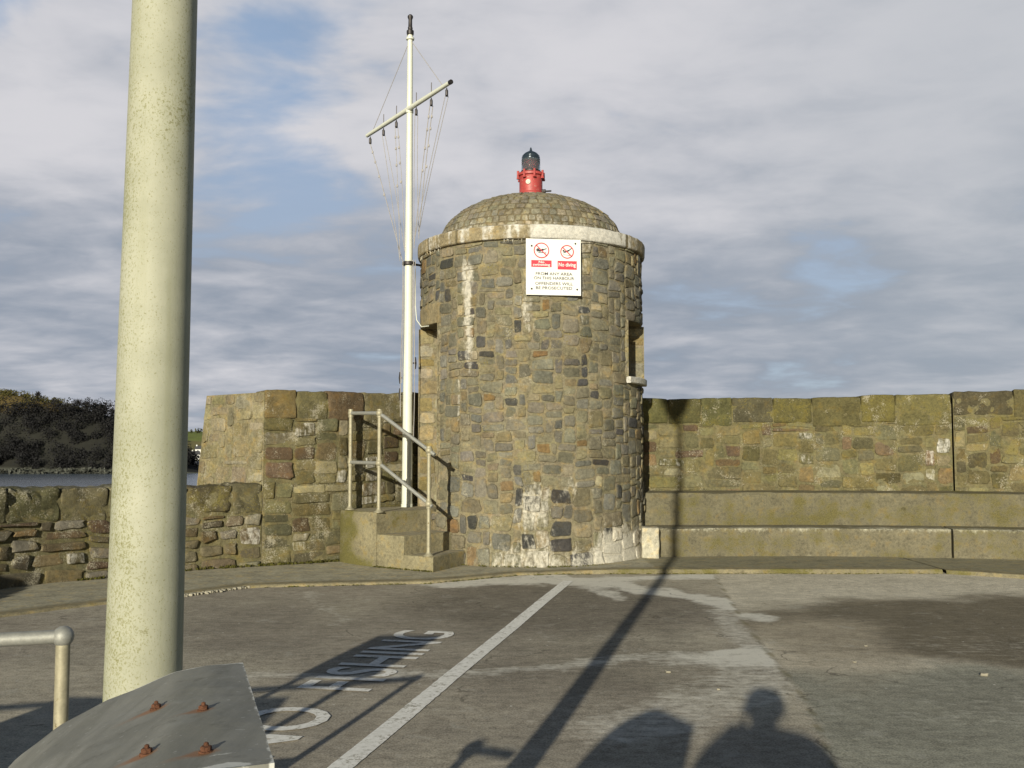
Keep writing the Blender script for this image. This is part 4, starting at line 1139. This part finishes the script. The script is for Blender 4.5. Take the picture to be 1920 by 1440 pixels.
mb = MB(); mb.tube([YL, YL.lerp(YR, .25), YL.lerp(YR, .5), YL.lerp(YR, .75), YR], [.027, .031, .034, .031, .027], 14)
yard = mb.build('yard', M_MAST, mast)
mb = MB(); e = (YR-YL).normalized(); mb.tube([YR-e*.01, YR+e*.03], .030, 14); mb.build('yard_cap', M_DARKMET, yard)
for endp in (YL.lerp(YR, .07), YL.lerp(YR, .93)):
    mb = MB(); mb.tube([(FP.x, FP.y, 7.105), endp], .0045, 5); mb.build('stay', M_ROPE, mast)
ZK = 4.02
for i, s_ in enumerate((.045, .225, .39, .63, .80, .965)):
    p = YL.lerp(YR, s_)
    mb = MB(); mb.tube([p+Vector((0, 0, -.045)), p+Vector((0, 0, -.07))], .008, 6); mb.box((p.x-.018, p.y-.028, p.z-.155), (p.x+.018, p.y+.028, p.z-.07), r=.012, seg=1); mb.build('pulley_block', M_DARKMET, yard)
    if i in (1, 2, 3, 4):
        mb = MB(); mb.tube([p+Vector((0, 0, .03)), p+Vector((0, 0, .16))], .006, 5); mb.build('eye_bolt', M_DARKMET, yard)
    q = p+Vector((0, 0, -.15))
    side = -1 if s_ < .5 else 1
    foot = Vector((FP.x+side*.085+(.0 if side < 0 else .02), FP.y-.03, ZK+(.22 if side > 0 else 0)+.05*(i % 3)))
    mb = MB()
    for k_, off_ in enumerate((-.012, .014) if i not in (0,) else (0,)):
        pa = q+Vector((off_*1.4, off_, 0)); ft = foot+Vector((off_*2.5, 0, off_*5))
        n_ = 10; pl = []
        for j in range(n_+1):
            f = j/n_; pp = pa.lerp(ft, f); sag = .03*math.sin(math.pi*f)*(1 if k_ else .5); pl.append(pp+Vector((side*-.4*sag, 0, 0)))
        mb.tube(pl, .0042 if i not in (0, 4) else .0055, 5, False)
        if i in (0, 2, 4):
            for f in (.08, .17, .3, .46):
                pp = pa.lerp(ft, f); mb.box(pp-Vector((.012, .012, .018)), pp+Vector((.012, .012, .018)), r=.005, seg=1)
    mb.build('halyard', M_ROPE, mast)
for k_, (dx, z1) in enumerate(((-.082, 1.9), (-.072, 2.35), (.06, 2.2), (.085, 1.55), (.10, 2.7))):
    pl = [(FP.x+dx*(1 if j not in (0,) else 1), FP.y-.05-.004*k_, ZK-(ZK-z1)*j/8) for j in range(9)]
    pl = [(p[0]+.012*math.sin(p[2]*2.1+k_)*(1 if abs(dx) > .07 else .3), p[1], p[2]) for p in pl]
    mb = MB(); mb.tube(pl, .005, 5, False); mb.build('rope_fall', M_ROPE, mast)
for z, sd_ in ((2.42, -1), (2.62, 1), (2.2, -1)):
    mb = MB(); p = Vector((FP.x+sd_*.07, FP.y-.03, z)); mb.tube([p, p+Vector((sd_*.035, 0, 0))], .012, 6); mb.tube([p+Vector((sd_*.035, 0, -.08)), p+Vector((sd_*.04, 0, 0)), p+Vector((sd_*.035, 0, .08))], [.007, .011, .007], 6); mb.build('cleat', M_DARKMET, mast)
mb = MB(); mb.lathe([(.078, 3.955), (.088, 3.96), (.088, 4.0), (.078, 4.005)], (FP.x, FP.y, 0), 20)
tb = tP(R(-82)*TR, 3.98, 0); mb.tube([(FP.x, FP.y, 3.98), (tb.x, tb.y, 3.98)], .016, 8); mb.build('bracket', M_DARKMET, mast)
mb = MB(); pl = [(FP.x+.095, FP.y-.05, 3.9), (FP.x+.10, FP.y-.05, 3.4), (FP.x+.12, FP.y-.07, 3.2), (FP.x+.19, FP.y-.12, 3.10), (FP.x+.30, FP.y-.3, 3.09)]
mb.tube(pl, .007, 6); mb.build('hanging_rope', M_MAST, mast)

# ================================================================== LAMP POST
m_, t, b = new_mat('speckled_column_paint'); c = t.coord()
base = t.mix(t.ramp(t.noise(c, 9, 5, .6), .3, .7), (.345, .348, .262), (.42, .42, .325))
zone = t.noise(t.mapv(c, (1, 1, .6)), 7, 4, .6)
ax = t.n('ShaderNodeSeparateXYZ', None, i0=c).outputs[0]
sp = t.noise(t.mapv(c, (1, 1, .75)), 290, 4, .74); sp2 = t.noise(c, 140, 4, .7)
lf = t.m('ADD', sp, t.m('MULTIPLY', t.m('SUBTRACT', zone, .5), .28)); lf = t.m('ADD', lf, t.m('MULTIPLY', t.ramp(ax, .05, -.03), .06))
base = t.mix(t.ramp(lf, .57, .67, 0, .72), base, (.18, .175, .06))
lf2 = t.m('ADD', sp2, t.m('MULTIPLY', t.m('SUBTRACT', zone, .5), .7)); base = t.mix(t.ramp(lf2, .67, .75, 0, .6), base, (.15, .135, .04))
stv = t.noise(t.mapv(c, (1, 1, .03)), 60, 4, .6); base = t.mix(t.ramp(stv, .5, .75, 0, .35), base, (.30, .30, .19))
chp = t.noise(c, 38, 3, .55); base = t.mix(t.ramp(chp, .735, .75, 0, .8), base, (.16, .14, .09))
gl = t.m('ADD', t.ramp(ax, -.03, -.07), t.m('MULTIPLY', t.m('SUBTRACT', zone, .5), .8)); base = t.mix(t.m('MULTIPLY', gl, .35), base, (.32, .36, .12))
t.l.new(base, b.inputs['Base Color']); b.inputs['Roughness'].default_value = .62; b.inputs['Specular IOR Level'].default_value = .22
bp = t.n('ShaderNodeBump', None, Height=t.m('ADD', lf, sp2), Strength=.12, Distance=.004); t.l.new(bp.outputs[0], b.inputs['Normal'])
M_COL = m_
LPX, LPY = -.6635, 1.793
lamp = thing('lamp_post', 'thick pale green lamp post speckled with algae in the left foreground', 'lamp post', (LPX, LPY, 0))
mb = MB(); pts = []; rd = []
for i in range(61):
    z = 5.12*i/60; rd.append((.1315-.0140*(z-1.02))/2 if z > .62 else .078); pts.append((-.660+.0083*z-LPX, 0, z))
mb.tube(pts, rd, 64)
cobj = mb.build('column', M_COL, None); cobj.parent = lamp
mb = MB(); mb.box((-.05, -.085, .25), (.05, -.074, .58), None, r=.008, seg=2); dr = mb.build('access_door', M_COL, None); dr.parent = lamp
mb = MB(); mb.lathe([(.04, 5.10), (.055, 5.12), (.06, 5.16), (.10, 5.20), (.16, 5.30), (.20, 5.42), (.205, 5.46)], (LPX-.018+.0, LPY, 0), 32); lt = mb.build('lantern', M_DARKMET, lamp)
mb = MB(); mb.lathe([(.215, 5.46), (.22, 5.48), (.20, 5.54), (.13, 5.60), (.04, 5.63), (.01, 5.64)], (LPX-.018, LPY, 0), 32); mb.build('canopy', M_COL, lt)

# ---- short guard rail hooked on the lamp post
gr = thing('guard_rail', 'short pipe guard rail with a rounded end beside the lamp post', 'railing', (-.925, 1.93, 0), 'pipe railings in the left foreground')
mb = MB(); mb.tube([(-.925, 1.93, 0), (-.925, 1.93, .80)], .023, 14); mb.build('post', M_POST, gr)
mb = MB(); mb.ball((-.925, 1.93, .80), .048, 16, .9); mb.build('ball_joint', M_POST, gr)
mb = MB(); mb.tube([(-.925, 1.93, .80), (-.73, 1.83, .80)], .021, 12); mb.build('rail', M_GALV, gr)

# ---- railing at the far left
lr = thing('guard_rail', 'pipe railing with an end post entering at the left edge', 'railing', (-1.405, 3.168, 0), 'pipe railings in the left foreground')
RD = Vector((-.945, -.30, 0)).normalized(); E0 = Vector((-1.405, 3.168, .868))
mb = MB(); mb.tube([(E0.x, E0.y, 0), (E0.x, E0.y, .87)], .0215, 16); pp_ = mb.build('post', M_POST, lr)
mb = MB(); mb.ball(E0, .033, 18); mb.build('ball_joint', M_GALV, pp_)
mb = MB(); mb.tube([E0-RD*.01, E0+RD*3.2], .0215, 16); mb.build('rail', M_GALV, lr)
mb = MB(); q = E0-Vector((0, 0, .45)); mb.tube([q, q+RD*3.2], .0215, 16); mb.build('rail', M_GALV, lr)
mb = MB(); q = E0+RD*1.6; mb.tube([(q.x, q.y, 0), (q.x, q.y, .87)], .0215, 14); mb.build('post', M_POST, lr)

# ---- metal cabinet under the camera's left
m_, t, b = new_mat('dull_galvanised_sheet'); c = t.coord()
nA = t.noise(t.mapv(c, (6, 1.2, 2)), 4, 6, .62, .5); nB = t.noise(c, 16, 5, .6); nC = t.noise(c, 120, 3, .6)
base = t.mix(t.ramp(nA, .35, .65), (.175, .172, .145), (.245, .24, .21)); base = t.mix(t.ramp(nB, .58, .72, 0, .45), base, (.27, .27, .25))
base = t.mix(t.ramp(nC, .66, .7, 0, .5), base, (.42, .42, .40))
scr = t.noise(t.mapv(t.n('ShaderNodeMapping', None, Vector=c, Rotation=(0, 0, .5)).outputs[0], (3, 60, 3)), 5, 4, .7)
base = t.mix(t.ramp(scr, .64, .72, 0, .35), base, (.36, .36, .33))
nD = t.noise(c, 28, 6, .7); base = t.mix(t.ramp(nD, .55, .7, 0, .5), base, (.075, .07, .05))
rust = t.attr('lime'); rf_ = t.m('ADD', rust, t.m('MULTIPLY', t.m('SUBTRACT', nB, .5), .7))
base = t.mix(t.m('MULTIPLY', t.ramp(rf_, .25, .8, 0, .85), t.ramp(rust, .02, .15)), base, (.26, .12, .045))
pal = t.attr('moss'); pf = t.m('ADD', pal, t.m('MULTIPLY', t.m('SUBTRACT', t.noise(c, 45, 5, .7), .5), 1.3))
base = t.mix(t.m('MULTIPLY', t.ramp(pf, .4, .6), t.ramp(pal, .02, .15)), base, (.62, .62, .58))
t.l.new(base, b.inputs['Base Color']); b.inputs['Roughness'].default_value = .62; b.inputs['Metallic'].default_value = .15
bp = t.n('ShaderNodeBump', None, Height=t.m('ADD', nB, t.m('MULTIPLY', nC, .3)), Strength=.12, Distance=.01); t.l.new(bp.outputs[0], b.inputs['Normal'])
M_SHEET = m_
M_RUST = plain('rusty_bolt', (.125, .05, .024), .85, .1, var=.45, scale=90, bump=.5)
N0 = Vector((-.163, .70, 0)); E1 = Vector((-.307, .952, 0)).normalized(); E2 = Vector((-.952, -.307, 0)).normalized()
PR = [(0, 1.236), (.035, 1.2355), (.07, 1.231), (.105, 1.218), (.137, 1.206), (.18, 1.184), (.22, 1.155), (.26, 1.11), (.30, 1.04), (.34, .94), (.37, .83)]
def zt_(s_, e): 
    for (a, za), (c_, zc) in zip(PR, PR[1:]):
        if s_ <= c_: return za+(zc-za)*(s_-a)/(c_-a)-.016*e/.42
    return PR[-1][1]
bolts = [(.198, .044), (.262, .084), (.054, .044), (.102, .086)]
cab = thing('metal_cabinet', 'dull grey metal cabinet with a curved bolted top in the bottom left corner', 'cabinet', (N0+E1*.2+E2*.18))
def cabP(s_, e, dz=0, z=None): p = N0+E1*e+E2*s_; return Vector((p.x, p.y, (zt_(s_, e) if z is None else z)+dz))
mb = MB(); rows = []
ns, ne = 60, 64
for i in range(-1, ns+2):
    s_ = max(0, min(.37, .37*i/ns)); row = []
    for j in range(-1, ne+2):
        e = max(0, min(.42, .42*j/ne)); dz = -.014 if (i in (-1, ns+1) or j in (-1, ne+1)) else 0
        ru = 0
        for (be, bs) in bolts:
            de, ds = e-be, s_-bs
            ru += 1.0*math.exp(-(math.hypot(de, ds)/.010)**2)+.52*math.exp(-((de+.10*ds+.004*nz(ds*70, be*40))/(.006+.09*ds))**2)*sm(0, .006, ds)*sm(.075, .01, ds)
        pa = (.42+.9*nz(s_*45, e*60, 2))*sm(.026, .006, e)*sm(.17, .1, s_)+.5*sm(.006, 0, s_)+.8*math.exp(-((e-.035-.15*s_)/.004)**2)*sm(.01, .02, s_)*sm(.11, .08, s_)*(.6+.5*nz(s_*60, 1))+.7*sm(.414, .42, e)*sm(.16, .1, s_)
        p = cabP(s_, e, dz+.0012*fbm(s_*14, e*14, 2)); row.append(mb.add(p, (0, 0, 0), ru, pa))
    rows.append(row)
mb.grid(rows)
cab_top = mb.build('top_cover', M_SHEET, cab, angle=60)
mb = MB()
rim = [(s_*1.0, .004) for s_ in [.003+.364*i/30 for i in range(31)]]+[(.367, .004+.41*i/10) for i in range(1, 11)]+[(.367-.364*i/30, .414) for i in range(1, 31)]+[(.003, .414-.41*i/10) for i in range(1, 10)]
rows = [[mb.add(cabP(s_, e, -.013), (0, 0, 0)) for s_, e in rim]]
for z in (.6, .05, -.01): rows.append([mb.add(cabP(s_, e, 0, z), (0, 0, 0)) for s_, e in rim])
mb.grid(rows, True, flip=True)
mb.build('cabinet_body', M_SHEET, cab, angle=30)
for be, bs in bolts:
    mb = MB(); p = cabP(bs, be); Mx = Matrix.Translation(p)
    mb.lathe([(.0054, -.002), (.0055, .0006), (.0042, .0010), (.0042, .0036), (.0034, .0042)], p, 6); mb.lathe([(.0019, .004), (.0018, .0062), (.001, .0068)], p, 10); mb.build('bolt', M_RUST, cab_top, smooth=False)

# ================================================================== PAINTED MARKINGS
m_, t, b = new_mat('worn_white_paint'); c = t.coord()
wn = t.noise(c, 30, 6, .7); wn2 = t.noise(c, 6, 4, .6); wn3 = t.noise(c, 110, 3, .6)
f = t.m('ADD', t.m('MULTIPLY', wn, .6), t.m('ADD', t.m('MULTIPLY', wn2, .4), t.m('MULTIPLY', wn3, .25)))
base = t.mix(t.ramp(f, .66, .76, 0, .9), t.mix(t.ramp(wn, .35, .6), (.90, .88, .83), (.76, .74, .68)), (.33, .30, .24))
t.l.new(base, b.inputs['Base Color']); b.inputs['Roughness'].default_value = .8; b.inputs['Specular IOR Level'].default_value = .25
M_PAINT = m_
def gz(x, y): return .007*fbm(x*.5, y*.5, 4)*(1 if 3 < y < 12 else 0)
L0, L1 = Vector((.625, 11.20)), Vector((-.78, 4.666)); dl = (L1-L0).normalized(); L1 = L0+dl*10.2
nl = Vector((-dl.y, dl.x)); mb = MB(); rows = []
n = 420
for i in range(n+1):
    p = L0.lerp(L1, i/n); rows.append([mb.add((p.x+nl.x*s_*(.058+.005*nz(i*.4, s_)), p.y+nl.y*s_*(.058+.005*nz(i*.4, s_)), gz(p.x, p.y)+.005)) for s_ in (-1, 0, 1)])
mb.grid(rows)
tag(mb.build('painted_line', M_PAINT), 'straight white painted line running across the quay to the tower', 'road marking')
base0 = Vector((-.855, 6.08)); rdv = Vector((.209, .978)).normalized(); upv = Vector((-rdv.y, rdv.x))
def word(body_, start, length, height, label):
    V, F = text_mesh(body_, length, height, bold=0.012); mb = MB(); bm_ = bmesh.new()
    vs = [bm_.verts.new((x, y, 0)) for x, y in V]
    for f in F:
        try: bm_.faces.new([vs[q] for q in f])
        except ValueError: pass
    bmesh.ops.triangulate(bm_, faces=bm_.faces)
    idm = {}
    for v_ in bm_.verts:
        p = base0+rdv*(start+length/2+v_.co.x)+upv*(height/2+v_.co.y); idm[v_] = mb.add((p.x, p.y, gz(p.x, p.y)+.006))
    for f in bm_.faces: mb.f.append(tuple(idm[v_] for v_ in f.verts))
    bm_.free()
    tag(mb.build('painted_lettering', M_PAINT, smooth=False), label, 'road marking', 'white painted words on the quay')
word('FISHING', 0, 2.02, .475, 'white painted word FISHING on the quay left of the line')
word('NO', -1.36, .95, .475, 'white painted word NO on the quay beside the metal cabinet')

# ================================================================== SMALL THINGS
# weeds in the joints
mb = MB(); rng = random.Random(9)
def tuft(mb, x, y, z, h, n):
    for _ in range(n):
        a = rng.uniform(0, 6.28); l_ = rng.uniform(.4, 1)*h; w_ = .004+.004*rng.random(); dx, dy = math.cos(a), math.sin(a); ox, oy = rng.uniform(-.025, .025), rng.uniform(-.025, .025)
        b0 = Vector((x+ox, y+oy, z)); tip = b0+Vector((dx*l_*.8, dy*l_*.8, l_*.8)); md = b0+Vector((dx*l_*.3, dy*l_*.3, l_*.6)); s_ = Vector((-dy, dx, 0))*w_
        i_ = [mb.add(b0-s_), mb.add(b0+s_), mb.add(md+s_), mb.add(md-s_), mb.add(tip)]
        mb.f += [(i_[0], i_[1], i_[2], i_[3]), (i_[3], i_[2], i_[4])]
for k_ in range(170):
    u = rng.uniform(.0, .95) if k_ < 80 else rng.uniform(-2.2, 0)
    if u >= 0: p = WL.map(u, 0, .03+rng.uniform(0, .05))
    else: p = LOW.map(-u, 0, .04+rng.uniform(0, .05))
    tuft(mb, p.x, p.y, .035, rng.uniform(.02, .06), 7)
for k_ in range(90):
    a = R(rng.uniform(-45, 88)); p = tP(a*TR, 0, .06+rng.uniform(0, .05)); tuft(mb, p.x, p.y, .04, rng.uniform(.01, .03), 5)
for k_ in range(60):
    f = rng.random(); p = Vector(A_).lerp(Vector(C_), f)+Vector((-.015, -.02)); tuft(mb, p.x, p.y, .035, rng.uniform(.01, .03), 5)
for k_ in range(260):
    x = rng.uniform(-2.6, 5.0)
    for (a, b_) in zip(outer, outer[1:]):
        if a[0] <= x <= b_[0]: y = a[1]+(b_[1]-a[1])*(x-a[0])/(b_[0]-a[0]); tuft(mb, x, y-.015, .0, rng.uniform(.008, .022), 5); break
M_WEED = plain('weed_leaf', (.10, .095, .025), .9, var=.4, scale=5, bump=0, spec=.1)
tag(mb.build('weeds', M_WEED, smooth=False), 'thin moss and weeds along the joints at the foot of the walls', 'weeds', kind='stuff')

# crumbled joint chips at the slab edge, and loose chips on the quay
M_CHIP = plain('stone_chip', (.30, .275, .21), .9, var=.4, scale=12, bump=.3)
mb = MB()
for k_ in range(150):
    f = rng.random(); p = Vector((-3.3, 9.98)).lerp(Vector((-2.8, 10.62)), f)+Vector((rng.gauss(0, .02), rng.gauss(0, .02))); s_ = rng.uniform(.006, .02)
    mb.box((p.x-s_, p.y-s_, 0), (p.x+s_*rng.uniform(.6, 1.3), p.y+s_, s_*1.3), None, r=s_*.3, seg=1)
tag(mb.build('rubble_chips', M_CHIP), 'crumbled stone chips along the broken slab edge', 'rubble', kind='stuff')
chip0 = None
for i, (x, y, s_, lb) in enumerate(((1.02, 6.62, .017, 'pale stone chip on the quay left of the photographer shadow'), (1.25, 6.15, .012, 'small pale chip near the top of the photographer shadow'),
        (3.05, 6.55, .024, 'largest pale chip on the dark patch at the right'), (3.62, 6.5, .013, 'small chip at the right edge of the dark patch'), (2.35, 6.95, .013, 'chip lying just right of the slab joint'), (2.62, 7.5, .012, 'chip on the brown stain right of the joint'))):
    if chip0 is None:
        mb = MB(); mb.box((-1, -1, -.2), (1, .8, 1), None, r=.35, seg=2, nzamp=.25, nzs=1.1); chip0 = mb.build('stone_chip', M_CHIP); o_ = chip0
    else: o_ = chip0.copy(); COL.objects.link(o_)
    o_.scale = (s_, s_, s_*.7); o_.location = (x, y, gz(x, y)+s_*.1); o_.rotation_euler = (0, 0, i*1.3)
    tag(o_, lb, 'chip', 'loose stone chips on the quay')

# ---- out of frame on the left, known from their shadows: a small notice board and a locker
nb = thing('notice_board', 'small notice board on two posts left of the frame, seen by its shadow', 'sign', (-2.05, 2.7, 0))
M_BOARD = plain('board_paint', (.30, .32, .33), .5)
mb = MB(); mb.box((-2.31, 2.68, 1.0), (-1.81, 2.72, 1.385), r=.008, seg=1); mb.build('panel', M_BOARD, nb)
for x in (-2.25, -1.87):
    mb = MB(); mb.tube([(x, 2.73, 0), (x, 2.73, 1.36)], .026, 12); mb.build('post', M_POST, nb)
lk = thing('locker', 'low grey equipment locker left of the frame, seen by its shadow', 'locker', (-2.85, 2.3, 0))
mb = MB(); mb.box((-3.42, 2.05, 0), (-2.15, 2.6, .84), r=.015, seg=1); mb.build('locker_body', M_BOARD, lk)
mb = MB(); mb.box((-3.45, 2.02, .845), (-2.12, 2.63, .89), r=.012, seg=1); mb.build('lid', M_BOARD, lk)

# ---- the photographer (behind the camera; only the shadow falls into the picture)
person = thing('person', 'photographer in a dark padded coat raising a small camera, seen as a shadow', 'person', (.02, -.30, 0))
M_COAT = plain('dark_coat', (.03, .035, .05), .85, bump=.2); M_SKIN = plain('skin', (.45, .28, .20), .5, var=.05, bump=0); M_HAIR = plain('dark_hair', (.035, .025, .018), .6); M_TROUS = plain('trousers', (.06, .06, .07), .9)
def skin(name, chains, mat, parent, sub=1, root=0):
    me = bpy.data.meshes.new(name); V = []; Ed = []; Rd = []; ix = {}
    for ch in chains:
        prev = None
        for (p, r_) in ch:
            key = tuple(round(q, 4) for q in p)
            if key not in ix: ix[key] = len(V); V.append(p); Rd.append(r_)
            if prev is not None and prev != ix[key]: Ed.append((prev, ix[key]))
            prev = ix[key]
    me.from_pydata(V, Ed, []); o = bpy.data.objects.new(name, me); COL.objects.link(o)
    sk = o.modifiers.new('skin', 'SKIN')
    for i, sv in enumerate(me.skin_vertices[0].data if me.skin_vertices else []): sv.radius = (Rd[i], Rd[i])
    if not me.skin_vertices: pass
    sb = o.modifiers.new('sub', 'SUBSURF'); sb.levels = sub; sb.render_levels = sub
    me.materials.append(mat)
    o.parent = parent; o.matrix_parent_inverse = Matrix.Translation(parent.location).inverted()
    return o, Rd
def skinned(name, chains, mat, parent, sub=1):
    bmm = bmesh.new(); ly = bmm.verts.layers.skin.verify(); ix = {}
    first = True
    for ch in chains:
        prev = None
        for (p, r_) in ch:
            key = tuple(round(q, 4) for q in p)
            if key not in ix:
                v_ = bmm.verts.new(p); v_[ly].radius = (r_, r_) if not isinstance(r_, tuple) else r_
                if first: v_[ly].use_root = True; first = False
                ix[key] = v_
            if prev is not None and prev is not ix[key] and not bmm.edges.get((prev, ix[key])): bmm.edges.new((prev, ix[key]))
            prev = ix[key]
    me = bpy.data.meshes.new(name); bmm.to_mesh(me); bmm.free()
    o = bpy.data.objects.new(name, me); COL.objects.link(o)
    o.modifiers.new('skin', 'SKIN'); sb = o.modifiers.new('sub', 'SUBSURF'); sb.levels = sub; sb.render_levels = sub
    me.materials.append(mat); o.parent = parent; o.matrix_parent_inverse = Matrix.Translation(parent.location).inverted()
    return o
px0, py0 = -.02, -.25
def q_(x, y, z): return (px0+x, py0+y, z)
pel = (q_(0, 0, .88), .15)
chains = [[pel, (q_(0, 0, 1.05), .145), (q_(0, .0, 1.22), .17), (q_(0, 0, 1.34), .12), (q_(0, .01, 1.42), .06), (q_(0, .02, 1.48), .07), (q_(0, .03, 1.56), .092), (q_(0, .03, 1.62), .08)]]
for s_ in (-1, 1):
    chains.append([pel, (q_(s_*.09, 0, .78), .095), (q_(s_*.11, .02, .46), .062), (q_(s_*.11, 0, .10), .045), (q_(s_*.11, .10, .04), .038), (q_(s_*.11, .16, .03), .03)])
    hand = q_(s_*.075, .175, 1.42)
    chains.append([(q_(0, 0, 1.34), .12), (q_(s_*.17, 0, 1.34), .072), (q_(s_*.28, .06, 1.16), .056), (q_(s_*.15, .16, 1.33), .036), (hand, .026)])
    for k_ in range(4):
        a = q_(s_*(.085-.004*k_), .20, 1.455-.02*k_); b_ = q_(s_*(.05+.004*k_), .222-.002*k_, 1.462-.019*k_); chains.append([(hand, .026), (a, .009), (b_, .008)])
    chains.append([(hand, .026), (q_(s_*.07, .165, 1.40), .010), (q_(s_*.04, .17, 1.405), .009)])
bd = skinned('body', chains, M_SKIN, person, 2)
coat = [[(q_(0, 0, .80), .20), (q_(0, 0, 1.05), .19), (q_(0, 0, 1.22), .195), (q_(0, 0, 1.36), .15), (q_(0, .0, 1.46), .115)]]
for s_ in (-1, 1): coat.append([(q_(0, 0, 1.36), .15), (q_(s_*.19, 0, 1.36), .125), (q_(s_*.29, .05, 1.15), .11), (q_(s_*.16, .16, 1.28), .06)])
skinned('coat', coat, M_COAT, person, 2)
tr = [[(q_(0, 0, .84), .16), (q_(-.09, 0, .76), .105), (q_(-.11, .02, .46), .075), (q_(-.11, 0, .08), .062)], [(q_(0, 0, .84), .16), (q_(.09, 0, .76), .105), (q_(.11, .02, .46), .075), (q_(.11, 0, .08), .062)]]
skinned('trousers', tr, M_TROUS, person, 2)
mb = MB(); mb.lathe([(.02, -.08), (.085, -.06), (.112, 0), (.108, .06), (.07, .105), (.02, .12)], q_(0, .0, 1.585), 20); mb.build('hair', M_HAIR, person)
for s_ in (-1, 1):
    mb = MB(); mb.ball(q_(s_*.034, .112, 1.575), .013, 10); mb.build('eye', M_SIGNW, person)
mb = MB(); mb.ball(q_(0, .125, 1.545), .016, 10, 1.4); mb.build('nose', M_SKIN, person)
mb = MB(); mb.box((-.028+px0, py0+.112, 1.505), (.028+px0, py0+.12, 1.514), r=.003, seg=1); mb.build('mouth', M_SKIN, person)
for s_ in (-1, 1):
    mb = MB(); mb.ball(q_(s_*.098, .03, 1.565), .026, 10, 1.3); mb.build('ear', M_SKIN, person)
pc = thing('compact_camera', 'small silver compact camera in the hands of the photographer', 'camera', (0, -.05, 1.42))
mb = MB(); mb.box((-.05, -.065, 1.415), (.05, -.032, 1.48), r=.006, seg=1); mb.build('camera_body', M_GALV, pc)
mb = MB(); mb.tube([(0, -.033, 1.45), (0, -.006, 1.45)], .02, 20); mb.build('lens_barrel', M_DARKMET, pc)
